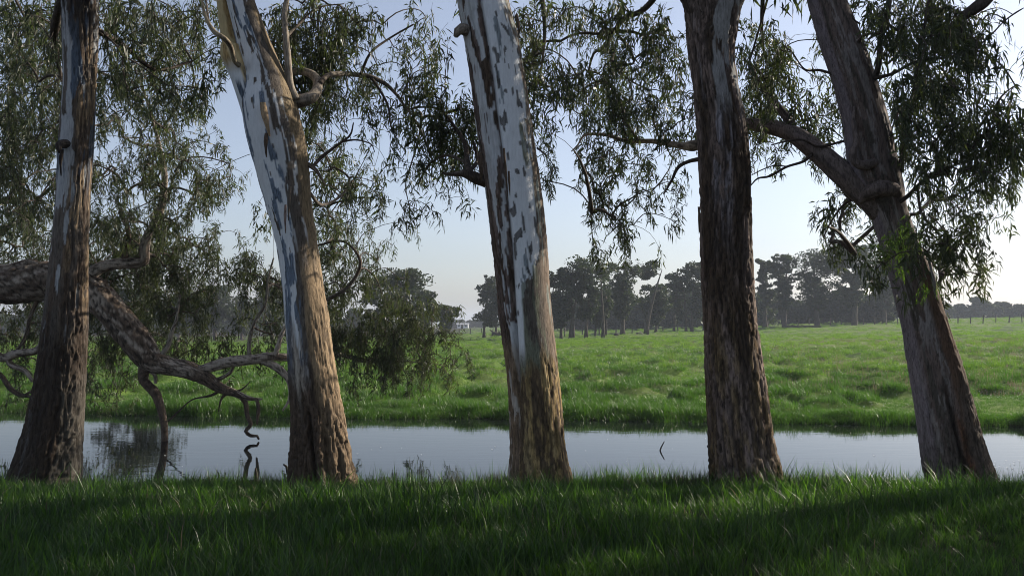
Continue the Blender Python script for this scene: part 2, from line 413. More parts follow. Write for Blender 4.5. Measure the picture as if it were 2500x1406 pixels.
# meadow
M_shade_green = leaf_material('shade_dark_grass', (0.020, 0.054, 0.012), (0.068, 0.130, 0.024), (2.0, 2.4, 0.8), rough=0.35, tf=0.42, spec=0.5)  # darker meadow grass, shadows of the near band put into its colour
mead_col = proto_collection('meadow_tufts',
    [clump(30, 0.17, 0.14, 0.5, 0.008, 2) for _ in range(5)] + [clump(46, 0.20, 0.20, 0.5, 0.008, 2) for _ in range(3)]
    + [clump(34, 0.30, 0.20, 0.3, 0.022, 2) for _ in range(3)], [M_mead] * 11)
for o_ in list(mead_col.objects)[:8]:
    c_ = o_.copy(); c_.data = o_.data.copy(); c_.data.materials[0] = M_shade_green; c_.name = 'z' + o_.name; mead_col.objects.link(c_)
def meadow():
    P = []; I = []; SC = []
    for y0, y1, dn, k in ((20.2, 27, 60, 0), (27, 36, 36, 0), (36, 58, 17, 0), (58, 95, 6, 1), (95, 160, 1.6, 1)):
        area = (y1 - y0) * (y1 + y0) * 0.66; n = int(area * dn)
        y = np.sqrt(R.uniform(y0 ** 2, y1 ** 2, n)); x = R.uniform(-1, 1, n) * y * 0.66
        ok = y > far_edge(x) - 0.28; x, y = x[ok], y[ok]; n = len(x)
        tus = np.clip(tussock(x, y), 0, 1)
        edge = sst(1.3, 0.1, y - far_edge(x))
        big = R.uniform(0, 1, n) < (0.06 + 0.75 * tus)
        if k == 0: idx = np.where(big | (R.uniform(0, 1, n) < edge * 0.7), 5 + R.integers(0, 3, n), R.integers(0, 5, n)); s = R.uniform(0.6, 1.1, n) * (0.65 + 0.65 * tus + 0.05 * edge)
        else: idx = 8 + R.integers(0, 3, n); s = R.uniform(0.5, 0.9, n) * (0.6 + 0.6 * tus)
        s = s * (1.0 if y0 < 34 else 1.1)
        if k == 0: darker = R.uniform(0, 1, n) < np.clip(sst(38, 24, y + 10 * (fbm(x * .2, y * .3, x * 0 + 2) - .5)) + .5 * tus, 0, 1); idx = np.where(darker, idx + 11, idx)  # shade-coloured tufts near the canal and on tussocks
        P.append(np.stack((x, y, ground_z(x, y)), -1)); I.append(idx); SC.append(s)
    x = R.uniform(-17, 16, 5200); y = far_edge(x) + R.uniform(-.32, 1.0, 5200) ** 1.0; P.append(np.stack((x, y, ground_z(x, y)), -1)); I.append(np.where(R.uniform(0, 1, 5200) < .35, 16, 11) + R.integers(0, 3, 5200)); SC.append(R.uniform(.55, 1.05, 5200))
    P = np.concatenate(P); I = np.concatenate(I); s = np.concatenate(SC); n = len(P)
    scatter('meadow_grass', P, mead_col, rnd_rot(n), np.stack((s, s, s * R.uniform(0.8, 1.15, n)), -1), I,
            'bright green tussocky pasture grass covering the meadow beyond the canal', 'grass')
meadow()
# seed heads and white petal-shaped specks standing in for dew glints
weed_col = proto_collection('seed_tufts', [clump(10, 0.2, 0.22, 0.25, 0.012, 2) for _ in range(3)], [M_weed])
n = 14000
y = np.sqrt(R.uniform(26 ** 2, 75 ** 2, n)); x = R.uniform(0.1, 1, n) * y * 0.66
k = sst(0.44, 0.58, fbm(x * 0.14, y * 0.22, x * 0 + 12)) * sst(0.15, 0.45, x / y); keep = R.uniform(0, 1, n) < k * 0.9 + 0.03
x, y = x[keep], y[keep]; n = len(x); sc = R.uniform(0.9, 1.5, n)
scatter('seed_heads', np.stack((x, y, ground_z(x, y)), -1), weed_col, rnd_rot(n), np.stack((sc,) * 3, -1), R.integers(0, 3, n),
        'pale dry seed heads scattered through the right side of the meadow', 'weeds')
fm = simple('white_speck', (0.8, 0.8, 0.78), rough=0.5, c2=(0.75, 0.76, 0.7), bump=0)
def flower():
    V = [(0, 0, 0)]; Fc = []
    for i in range(6):
        a = i * math.pi / 3; V += [(math.cos(a) * 0.013, math.sin(a) * 0.013, 0.005), (math.cos(a + .5) * 0.013, math.sin(a + .5) * 0.013, 0.004)]
        Fc.append((0, 1 + 2 * i, 2 + 2 * i))
    return np.array(V), np.array(Fc)
speck_col = proto_collection('speck_shapes', [flower()], [fm])
n = 22000
y = np.sqrt(R.uniform(22 ** 2, 62 ** 2, n)); x = R.uniform(-0.55, 1, n) * y * 0.62
k = 0.10 + 0.9 * sst(0.45, 0.62, fbm(x * 0.3, y * 0.4, x * 0 + 21)) * sst(-0.1, 0.25, x / y)
keep = (R.uniform(0, 1, n) < k) & (y > far_edge(x) + 0.8); x, y = x[keep], y[keep]; n = len(x); sc = R.uniform(0.7, 1.3, n)
scatter('dew_glints', np.stack((x, y, ground_z(x, y) + R.uniform(0.10, 0.2, n)), -1), speck_col, rnd_rot(n, 1.2), np.stack((sc,) * 3, -1), np.zeros(n, int),
        'tiny white specks standing in for dew glints on the meadow grass', 'glints')

# ------------------------------------------------------------------ bark colouring
WHITE = (0.70, 0.73, 0.76); BLUE = (0.105, 0.135, 0.18); GREY = (0.125, 0.108, 0.092); BROWN = (0.105, 0.074, 0.052)
DARK = (0.028, 0.021, 0.016); TAN = (0.37, 0.27, 0.165); RUST = (0.17, 0.07, 0.03); PINK = (0.235, 0.18, 0.16)
GREEN = (0.205, 0.215, 0.16); OCHRE = (0.42, 0.30, 0.13); CREAM = (0.58, 0.46, 0.25); LILAC = (0.33, 0.31, 0.34)

def fields(th, r, z, seed):
    X = np.cos(th) * r + seed * 3.1; Yq = np.sin(th) * r + seed * 1.7; Z = z + seed * 2.3
    wx = 0.05 * (fbm(X * 6, Yq * 6, Z * 3 + 4, 2) - .5); wz = 0.35 * (fbm(X * 9 + 3, Yq * 9, Z * 2, 2) - .5)
    X = X + wx; Z = Z + wz
    f = {}
    f['A'] = fbm(X * 8, Yq * 8, Z * 1.1, 4, 0.55)
    f['B'] = fbm(X * 13 + 40, Yq * 13, Z * 1.7, 4, 0.55)
    f['C'] = fbm(X * 22 + 9, Yq * 22, Z * 2.2, 3, 0.6)
    f['fine'] = fbm(X * 46, Yq * 46, Z * 7, 3)
    rd = 1 - np.abs(2 * fbm(X * 21 + 5, Yq * 21, Z * 1.7, 3, 0.6) - 1)
    f['ridge'] = sst(0.80, 1.0, rd)
    rd2 = 1 - np.abs(2 * fbm(X * 36 + 5, Yq * 36, Z * 4.0, 3, .6) - 1)
    f['ridge2'] = sst(0.75, 1.0, rd2)
    f['spot'] = sst(0.73, 0.77, vnoise(X * 24, Yq * 24, Z * 9))
    return f

def E(a, x, w=0.012): return sst(a - w, a + w, x)

def rough_bark(c, d, f, t, deep=0.03):
    """cracked fibrous bark where t=1"""
    crack = np.clip(f['ridge'] * 0.9 + f['ridge2'] * 0.5, 0, 1)
    c = mixc(c, DARK, t * crack * 0.75)
    d = d + t * (0.020 * (f['fine'] - .5) + 0.012 * (f['C'] - .5) - deep * crack)
    return c, d

def col_T1(u, py, f):
    c = np.broadcast_to(np.array(GREY), u.shape + (3,)).copy(); c = mixc(c, BROWN, E(0.5, f['A'], .1))
    lay = np.ones_like(u)
    wl = (0.50 + 0.17 * sst(430, 760, py) + 0.10 * sst(-0.1, 0.35, u))
    t = E(wl, f['B']); c = mixc(c, np.array(WHITE) * 0.55, t); lay -= t
    t = E(0.56, f['C']) * sst(0.0, 0.4, u) * sst(900, 700, py); c = mixc(c, TAN, t * 0.65)
    t = E(0.60, f['A']) * sst(600, 300, py); c = mixc(c, BLUE, t)
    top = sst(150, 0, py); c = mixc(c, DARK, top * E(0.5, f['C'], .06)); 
    d = 0.008 * lay
    rt = np.clip(sst(560, 1000, py) * 0.8 + sst(0.15, 0.5, u) * 0.6 * sst(-100, 100, py) + top * .6, 0, 1)
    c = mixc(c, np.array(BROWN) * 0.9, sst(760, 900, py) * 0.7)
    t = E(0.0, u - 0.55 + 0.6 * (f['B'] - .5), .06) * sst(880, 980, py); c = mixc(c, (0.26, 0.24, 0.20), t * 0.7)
    c = c * (1 - .45 * sst(650, 900, py))[..., None]  # shade on the lower trunk multiplied into the bark colour
    c, d = rough_bark(c, d, f, rt)
    return c, d

def col_T2(u, py, f):
    c = np.broadcast_to(np.array(WHITE), u.shape + (3,)).copy(); lay = np.zeros_like(u)
    lo = sst(560, 760, py)
    t = E(0.585 - 0.03 * sst(500, 700, py), f['B']); c = mixc(c, np.array(BLUE) * 1.5, t); lay += 0.6 * t
    t = E(0.69, f['C']) ; c = mixc(c, np.array(GREY) * .9, t); lay += 0.6 * t
    b = u - (0.22 - 0.20 * lo + 0.75 * (f['A'] - .5) + 0.35 * (f['C'] - .5))
    t = E(0, b, 0.03); c = mixc(c, GREY, t); lay = np.maximum(lay, t)
    t2 = t * E(0.57, f['B']) * sst(700, 500, py); c = mixc(c, np.array(WHITE) * .8, t2)
    t = E(0.0, u - 0.72 + 0.5 * (f['C'] - .5), .05); c = mixc(c, (0.24, 0.185, 0.115), t)
    # below: old bark, tan fibrous flank, pale scar
    rt = sst(0, 1, (py - 760 + 260 * (f['A'] - .5) + 150 * np.maximum(u, 0)) / 110)
    c = mixc(c, (0.21, 0.19, 0.17), rt * sst(900, 760, py)); c = mixc(c, BROWN, sst(820, 960, py) * rt)
    tn = E(0.0, u - 0.22 + 0.35 * (f['B'] - .5), .05) * sst(580, 700, py); c = mixc(c, TAN, tn * (0.95 - 0.5 * sst(930, 1020, py)))
    sc = E(0.50, f['C'], .04) * np.exp(-((u + 0.38) / 0.26) ** 2) * np.exp(-((py - 880) / 90) ** 2); c = mixc(c, (0.42, 0.38, 0.33), np.clip(sc * 1.5, 0, 1))
    blue = E(0.56, f['C'], .05) * sst(-0.1, -0.4, u) * sst(850, 720, py) * rt; c = mixc(c, (0.26, 0.28, 0.33), blue * .8)
    d = 0.010 * lay
    c, d = rough_bark(c, d, f, np.clip(rt * 0.75 + 0.25 * sst(.6, .9, u), 0, 1), 0.016 + 0.03 * sst(900, 1050, py))
    hol = np.exp(-((u + 0.12 - (py - 1000) * 0.0006) / 0.085) ** 2) * sst(960, 1060, py); d = d - 0.11 * hol; c = mixc(c, DARK, hol * .6)
    hol = np.exp(-((u - 0.42) / 0.08) ** 2) * sst(960, 1080, py); d = d - 0.07 * hol
    d = d + 0.03 * sst(950, 1050, py) * (f['C'] - .5)
    return c, d

SEAM = ((-2000, 1040), (0, 1168), (200, 1200), (400, 1226), (600, 1246), (850, 1258), (960, 1262), (1400, 1266))
def col_T3(u, py, f, px):
    seam = np.interp(py, [s[0] for s in SEAM], [s[1] for s in SEAM]); v = (px - seam)       # px right of the seam
    left = sst(2, -2, v)
    # left stem: shaggy pink-brown over white
    cl = np.broadcast_to(np.array(PINK) * 0.85, u.shape + (3,)).copy()
    cl = mixc(cl, BROWN, E(0.55, f['C'], .04)); tw = E(0.55 + 0.10 * sst(450, 620, py) - 0.05 * sst(300, 100, py), f['B']); cl = mixc(cl, np.array(WHITE) * .85, tw)
    cl = mixc(cl, TAN, sst(820, 860, py) * 0.5)
    cr = np.broadcast_to(np.array(WHITE) * 1.08, u.shape + (3,)).copy()
    edge = 0.70 - 1.45 * sst(590, 880, py + 60 * (f['C'] - .5)) 
    edge = np.where(py < 300, 0.84, edge); bl = u - edge + 0.9 * (f['A'] - .5) + 0.25 * (f['C'] - .5)
    wstrip = sst(24, 20, v + 8 * (f['C'] - .5)) * sst(900, 830, py)
    tb = E(0, bl, .02) * (1 - wstrip)
    pat = E(0.625, f['B']) * (1 - tb); cr = mixc(cr, np.array((.27, .31, .34)), pat)
    pat2 = f['spot'] * (1 - tb) ; cr = mixc(cr, DARK, pat2 * .8)
    cg = np.broadcast_to(np.array(GREEN), u.shape + (3,)).copy(); cg = mixc(cg, np.array(GREY) * 1.1, E(0.5, f['B'], .03)); cg = mixc(cg, (0.22, 0.17, 0.13), sst(0.6, 0.9, u))
    cg = mixc(cg, (0.30, 0.33, 0.30), E(0.60, f['C'], .02) * sst(900, 760, py))
    cr = mixc(cr, cg, tb)
    ro = sst(0, 1, (py - 872 + 240 * (f['A'] - .5) + 150 * (f['C'] - .5) + 40 * u) / 50)
    cr = mixc(cr, OCHRE, ro * 0.9); cr = mixc(cr, BROWN, ro * E(0.54 - 0.10 * sst(900, 1080, py), f['C'], .03) * 0.85); cr = mixc(cr, (.42, .33, .17), ro * E(.58, f['B'], .02) * .7)
    c = mixc(cr, cl, left)
    d = 0.010 * tb * (1 - left) + 0.006 * pat + left * 0.008 * (1 - tw)
    rt = np.clip(left * (0.75 - .4 * tw) + (1 - left) * (ro * 0.85 + sst(0.8, 0.95, u) * 0.5), 0, 1)
    c, d = rough_bark(c, d, f, rt, 0.02)
    fade = sst(1150, 850, py)
    d = d - 0.075 * np.exp(-((v) / 5.0) ** 2) * (0.25 + 0.75 * fade) - 0.02 * np.exp(-(v / 16) ** 2) * fade
    return c, d

def col_T4(u, py, f):
    c = np.broadcast_to(np.array((0.26, 0.20, 0.175)), u.shape + (3,)).copy()
    c = mixc(c, BROWN, E(0.5, f['A'], .08)); c = mixc(c, LILAC, E(0.57, f['B'], .03) * sst(700, 350, py) * sst(0.75, 0.2, np.abs(u + .25)))
    c = mixc(c, np.array(OCHRE) * 0.65, sst(650, 950, py) * E(0.52, f['C'], .06) * .55)
    t = E(0.49, f['B'], .015) * sst(330, 210, py) * sst(-0.5, -0.25, u); c = mixc(c, (0.33, 0.33, 0.33), t)
    d = -0.012 * t
    c, d = rough_bark(c, d, f, 1 - 0.85 * t, 0.030); c = mixc(c, np.array(DARK) * 1.5, f['ridge2'] * (1 - t) * .4)
    c = mixc(c, DARK, sst(0.70, 0.85, f['C']) * .3)
    return c, d

def col_T5(u, py, f):
    c = np.broadcast_to(np.array((0.175, 0.135, 0.12)), u.shape + (3,)).copy()
    c = mixc(c, np.array(GREY) * .8, E(0.56, f['B'])); lay = E(0.56, f['B'])
    t = E(0.60, f['C']); c = mixc(c, (0.31, 0.28, 0.27), t * .8)
    lo = sst(560, 700, py)
    t = E(0.02, u + 0.35 * (f['A'] - .5), .05) * lo; c = mixc(c, (0.14, 0.085, 0.055), t * .9)
    t = E(0.55, f['A']) * lo * sst(900, 750, py) * sst(.2, -.2, u); c = mixc(c, (0.36, 0.33, 0.33), t)
    c = mixc(c, (0.30, 0.26, 0.29), sst(-0.72, -0.85, u + 0.2 * (f['C'] - .5)) * .8)
    base = sst(0, 1, (py - 930 + 200 * (f['B'] - .5) + 120 * u) / 120)
    c = mixc(c, np.array(GREY) * 1.0, base * .7); c = mixc(c, RUST, np.exp(-((u + 0.02) / 0.12) ** 2) * base * .8)
    d = 0.008 * lay
    c, d = rough_bark(c, d, f, np.clip(0.18 + base * .8, 0, 1), 0.024)
    hol = np.exp(-((u + 0.22) / 0.08) ** 2) * sst(880, 980, py); d -= 0.07 * hol; c = mixc(c, DARK, hol * .7)
    return c, d

def col_cream(u, py, f):
    c = np.broadcast_to(np.array(CREAM), u.shape + (3,)).copy()
    c = mixc(c, (0.35, 0.22, 0.08), E(0.58, f['B'], .03) * .7); c = mixc(c, np.array(WHITE), sst(140, 185, py + 30 * (f['A'] - .5)) * sst(.55, .3, u))
    c = mixc(c, BLUE, E(0.55, f['C'], .02) * sst(190, 220, py)); c = mixc(c, GREY, sst(0.5, 0.6, u + .3 * (f['A'] - .5)) * sst(150, 200, py))
    d = 0.004 * (f['C'] - .5) - 0.02 * f['ridge'] * sst(.4, .6, f['A']) * .3
    return c, d

def trunk(name, prof, Y, colf, seed, root, res=132, flare=0.0, nflute=5, row=0.014, topz=None, pxpass=False):
    prof = sorted(prof)
    py = np.array([p_[0] for p_ in prof], float); xl = np.array([p_[1] for p_ in prof], float); xr = np.array([p_[2] for p_ in prof], float)
    C = pt((xl + xr) / 2, py, Y); rad = (xr - xl) / 2 * Y / F
    z = C[:, 2]; o = np.argsort(z); z, cx, rr, pz = z[o], C[o, 0], rad[o], py[o]
    za = np.arange(z[0], min(z[-1], 6.3), row); zb = np.arange(6.3, z[-1], 0.12) if z[-1] > 6.3 else np.zeros(0)
    zz = np.concatenate((za, zb))
    # smooth interpolation of the outline
    def sm(v):
        g = np.interp(zz, z, v); k = 9; pad = np.pad(g, k, mode='edge'); return np.convolve(pad, np.ones(2 * k + 1) / (2 * k + 1), 'valid')
    cxx, rrr, pyy = sm(cx), sm(rr), np.interp(zz, z, pz)
    th = np.linspace(0, 2 * np.pi, res, endpoint=False)
    TH, ZZ = np.meshgrid(th, zz); RR = rrr[:, None] * np.ones_like(TH); PY = pyy[:, None] * np.ones_like(TH)
    f = fields(TH, RR, ZZ, seed)
    u = np.cos(TH)
    ph = seed * 1.3
    fl = flare * sst(1.1, 0.0, ZZ) * np.cos(nflute * TH + ph + 0.6 * np.sin(2 * TH)) + 0.018 * np.cos(3 * TH + ph + ZZ * .7) + 0.012 * np.cos(5 * TH - ph - ZZ)
    if pxpass:
        PX = 1250 + (cxx[:, None] + RR * u) / Y * F
        c, d = colf(u, PY, f, PX)
    else:
        c, d = colf(u, PY, f)
    Rf = RR * (1 + fl) + d
    V = np.stack((cxx[:, None] + Rf * np.cos(TH), Y + Rf * np.sin(TH) * 0.96, ZZ), -1).reshape(-1, 3)
    k, nn = len(zz), res
    i = np.arange(k - 1)[:, None] * nn; j = np.arange(nn)[None]; j2 = (j + 1) % nn
    Q = np.stack((i + j, i + j2, i + nn + j2, i + nn + j), -1).reshape(-1, 4)
    V = np.concatenate((V, [[cxx[-1], Y, zz[-1] + 0.03]])); cc = np.concatenate((c.reshape(-1, 3), c.reshape(-1, 3)[-1:]))
    top = len(V) - 1; jj = np.arange(0, nn, 2); b_ = (k - 1) * nn
    Q = np.concatenate((Q, np.stack((np.full_like(jj, top), b_ + jj, b_ + jj + 1, b_ + (jj + 2) % nn), -1)))
    cc = np.clip(cc, 0.004, 0.85)
    return mesh(name, rel(V, root), Q, M_bark, root, col=cc)

def limb(name, pts, root, Y=None, seed=1, tint=(0.30, 0.26, 0.22), dark=(0.075, 0.056, 0.044), amount=0.5, step=0.035, n=20, rough=0.5, kn=0.10):
    """pts rows (px, py, width_px, Y)"""
    A = np.array([(p_[0], p_[1], p_[2], p_[3] if len(p_) > 3 else Y) for p_ in pts], float)
    W = pt(A[:, 0], A[:, 1], A[:, 3]); r = A[:, 2] / 2 * A[:, 3] / F
    S4 = resample(np.concatenate((W, r[:, None]), 1), step); P, r = S4[:, :3], np.maximum(S4[:, 3], 0.002)
    V, Q, D = tube(P, r, n)
    k = len(P); nv = k * n
    B = V[:nv]; al = np.repeat(np.concatenate(([0], np.cumsum(np.linalg.norm(np.diff(P, axis=0), axis=1)))), n); rr = np.repeat(r, n)
    th = np.tile(np.arange(n) / n * 6.2832, k)
    X, Yq = np.cos(th) * np.maximum(rr, .03), np.sin(th) * np.maximum(rr, .03)
    tw = th + al * 0.8; X, Yq = np.cos(tw) * np.maximum(rr, .03), np.sin(tw) * np.maximum(rr, .03)
    A1 = fbm(X * 13 + seed, Yq * 13, al * 1.7, 4, .6); A2 = 1 - np.abs(2 * fbm(X * 20 + seed, Yq * 20, al * 5, 3) - 1); A3 = fbm(X * 3 + seed, Yq * 3, al * 1.6 + seed, 2)
    t = E(1 - amount, A1, .09)
    c = np.broadcast_to(np.array(tint), (nv, 3)).copy(); c = mixc(c, dark, t); c = mixc(c, DARK, sst(.85, 1, A2) * rough)
    d = rr * kn * 2.4 * (A3 - .5) + rr * 0.10 * rough * (t - sst(.8, 1, A2) * 1.0)
    V[:nv] = B + D * d[:, None]
    c = np.concatenate((c, c[:1], c[-1:]))
    mesh(name, rel(V, root), Q, M_limb, root, col=c)
    return np.concatenate((P, r[:, None]), 1)

# ------------------------------------------------------------------ foliage
def spray_template(nl=24, L=0.42, leaf=0.13, wid=0.0205, up=0.0):
    a = R.uniform(0, 6.283); o = np.array((math.cos(a), math.sin(a), 0.0))
    P = [np.zeros(3)]; d = o * 0.75 + np.array((0, 0, 0.25)); 
    for i in range(6):
        d = d * 0.72 + np.array((R.normal(0, .12), R.normal(0, .12), -0.42)); P.append(P[-1] + d / np.linalg.norm(d) * L / 6)
    P = np.array(P); P -= P[3] * 0.8
    V, Fc = [], []
    for i in range(nl):
        t = R.uniform(0.12, 1.0) * 5.99; k = int(t); b = P[k] + (P[k + 1] - P[k]) * (t - k) + R.normal(0, .035, 3)
        az = R.uniform(0, 6.283); el = R.normal(-1.0, 0.5)
        dr = np.array((math.cos(az) * math.cos(el), math.sin(az) * math.cos(el), math.sin(el)))
        s = np.cross(dr, R.normal(0, 1, 3)); s /= np.linalg.norm(s) + 1e-9
        ll = leaf * R.uniform(0.6, 1.2); ww = wid * R.uniform(0.7, 1.15); bend = s * ll * R.uniform(-0.12, 0.12) + np.array((0, 0, -0.12 * ll)); nrm = np.cross(dr, s)
        m_ = b + dr * ll * 0.45 + bend * -0.5
        n0 = len(V); V += [b, m_ - s * ww / 2 + nrm * ww * .15, b + dr * ll + bend, m_ + s * ww / 2 + nrm * ww * .15]
        Fc += [(n0, n0 + 1, n0 + 2), (n0, n0 + 2, n0 + 3)]
    return np.array(V), np.array(Fc), P

TPL = [spray_template() for _ in range(14)]

def place_sprays(C, scale, drop_stems=False):
    """merge sprays at C (n,3); returns foliage (V,F) and twig accumulators"""
    n = len(C); ti = R.integers(0, len(TPL), n); ph = R.uniform(0, 6.283, n); sc = scale * R.uniform(0.75, 1.25, n)
    leaf = Acc(); tw = Acc()
    for t in range(len(TPL)):
        m_ = np.where(ti == t)[0]
        if not len(m_): continue
        V, Fc, P = TPL[t]; c, s = np.cos(ph[m_])[:, None], np.sin(ph[m_])[:, None]; k = sc[m_][:, None]
        X = (V[None, :, 0] * c - V[None, :, 1] * s) * k + C[m_, 0:1]; Yv = (V[None, :, 0] * s + V[None, :, 1] * c) * k + C[m_, 1:2]; Z = V[None, :, 2] * k + C[m_, 2:3]
        W = np.stack((X, Yv, Z), -1); FF = Fc[None] + (np.arange(len(m_)) * len(V))[:, None, None]
        leaf.add(W.reshape(-1, 3), FF.reshape(-1, 3))
        if not drop_stems:
            r = 0.0022; off = np.array([(r, 0, 0), (-r * .5, r * .87, 0), (-r * .5, -r * .87, 0)])
            PP = P[::2]; T = (PP[:, None] + off[None]).reshape(-1, 3); kk = len(PP)
            q = np.array([(i * 3 + j, i * 3 + (j + 1) % 3, i * 3 + 3 + (j + 1) % 3, i * 3 + 3 + j) for i in range(kk - 1) for j in range(3)])
            X = (T[None, :, 0] * c - T[None, :, 1] * s) * k + C[m_, 0:1]; Yv = (T[None, :, 0] * s + T[None, :, 1] * c) * k + C[m_, 1:2]; Z = T[None, :, 2] * k + C[m_, 2:3]
            W = np.stack((X, Yv, Z), -1); FF = q[None] + (np.arange(len(m_)) * len(T))[:, None, None]
            tw.add(W.reshape(-1, 3), FF.reshape(-1, 4))
    return leaf, tw

def grow(seeds, pts, w=0.35, rmin=0.0030, pw=0.5, up=0.25):
    """connect pts to the seed points with a branching tree; returns list of (p0, p1, r0, r1)"""
    n = len(pts); best = np.full(n, 1e9); par = np.full(n, -1, int); pl = np.zeros(n); done = np.zeros(n, bool)
    for i in range(0, n, 500):
        D = np.linalg.norm(pts[i:i + 500, None] - seeds[None], axis=2); k = D.argmin(1); best[i:i + 500] = D[np.arange(len(k)), k]; par[i:i + 500] = -1 - k
    order = []; base = best.copy(); plen = best.copy()
    for _ in range(n):
        j = int(np.where(done, 1e9, best).argmin()); done[j] = True; order.append(j)
        d = np.linalg.norm(pts - pts[j], axis=1); cost = d + w * plen[j]
        m_ = (~done) & (cost < best); best[m_] = cost[m_]; par[m_] = j; plen[m_] = plen[j] + d[m_]
    cnt = np.ones(n)
    for j in reversed(order):
        if par[j] >= 0: cnt[par[j]] += cnt[j]
    r = rmin * cnt ** pw
    return par, order, r, cnt

def branches(seeds, srad, pts, rmin=0.0030, w=0.35):
    par, order, r, cnt = grow(seeds, pts, w, rmin)
    acc = Acc()
    for j in order:
        p1 = pts[j]
        if par[j] >= 0: p0 = pts[par[j]]; r0 = min(r[par[j]], r[j] * 1.5)
        else: p0 = seeds[-1 - par[j]]; r0 = min(r[j] * 1.3, max(srad[-1 - par[j]], .004))
        d = p1 - p0; L = np.linalg.norm(d)
        if L < 1e-3: continue
        nseg = 2 if L < 0.25 else 4
        t = np.linspace(0, 1, nseg + 1)[:, None]
        P = p0 + d * t + np.sin(t * np.pi) * (R.normal(0, 0.07, 3) + np.array((0, 0, 0.10))) * L
        V, Q, _ = tube(P, r0 + (r[j] - r0) * t[:, 0], 4 if r[j] < .012 else 7, cap=False)
        acc.add(V, Q)
    return acc

GRID = [  # foliage density per 50 px cell of the photo, columns from x = 0
 "88878888864347788742300007767776400200003379999420",
 "88888788875338888732610008736767750054530247999911",
 "88876688875238998624730008722788760088840036999821",
 "98865798765138998746850008858888760088720025899731",
 "98765798774125888757861008879998560078752026888524",
 "98755678862014556446687508738987760077876237877777",
 "98745558842000530016999008546788870075467637878889",
 "97635658855200556314888600247867300053345747777899",
 "98656638777400667744763200255366420010005536878888",
 "87646636677333067754542000000766420000006754689886",
 "77657777430022077604530000000773400000005663688631",
 "88768887735204077520100000000541100000006558888600",
 "88658888777670088650000000000110000000004256688700",
 "77547888875578088752000000000000000000000003356500",
 "36658888874367088874300000000000000000000000014100",
 "77658888864356088888740000000000000000000000000000",
 "87547756765455088888860000000000000000000000000000",
 "55327732443121035788743000000000000000000000000000",
 "33115620001111011344420000000000000000000000000000",
 "11002310000000000000000000000000000000000000000000",
]
def cell_tree(r, c):
    """which tree carries the foliage of a cell: list of (tree, share, depth, spread)"""
    if c <= 11:
        if r <= 4: return [('T6', .55, 16.5, 1.5), ('T1', .45, 12.6, .8)]
        return [('T6', 1, 17.0 if r < 11 else 19.2, 1.2)]
    if c <= 13 and r <= 8: return [('T2', 1, 12.3, .6)]
    if c <= 18 and r <= 5: return [('T2', 1, 12.4, 1.0)]
    if c <= 18 and r <= 10: return [('T2', .6, 13.8, .8), ('T6', .4, 17.2, 1.0)]
    if c <= 22 and r >= 11: return [('T6', 1, 19.2, 0.9)]
    if c <= 20 and r <= 3: return [('T2', 1, 12.2, .9)]
    if c <= 24: return [('T3', 1, 12.2, .7)]
    if c <= 26: return [('T3', .6, 12.5, .8), ('T4', .4, 13, .8)]
    if c <= 34: return [('T4', 1, 12.6, 1.1)]
    if c <= 40 and r <= 7: return [('T5', 1, 12.6, .9)]
    if c <= 41: return [('T5', 1, 11.6, .5)]
    return [('T5', 1, 10.6, 1.1)]

def in_window(C):
    """true where a spray would block one of the photograph's patches of sun"""
    s_ = np.array(sdir)
    def at_x(x0):
        t = (C[:, 0] - x0) / s_[0]; return C[:, 1] - s_[1] * t, C[:, 2] - s_[2] * t
    y_, z_ = at_x(-2.1); hit = (np.abs(y_ - 10.95) < .7) & (z_ > -.3) & (z_ < 3.2) & (C[:, 0] > -1.6)
    y_, z_ = at_x(-5.3); hit |= (np.abs(y_ - 10.8) < .5) & (z_ > 2.6) & (z_ < 5.6) & (vnoise(z_ * 1.6, z_ * 0 + 3, z_ * 0) > .5) & (C[:, 0] > -4.7)
    t = C[:, 2] / s_[2]; gx, gy = C[:, 0] - s_[0] * t, C[:, 1] - s_[1] * t
    hit |= (np.abs(gy - 9.3 + .05 * gx) < 1.15) & (gx > -9) & (gx < 5) & (vnoise(gx * .5, gy * .9, gx * 0 + 6) > .25)
    hit |= (np.hypot(gx - 0.3, (gy - 7.0) * 1.6) < .8) | (np.hypot(gx + 3.2, (gy - 7.2) * 1.8) < .7) | (np.hypot(gx - 2.0, (gy - 6.6) * 1.8) < .6)
    return hit

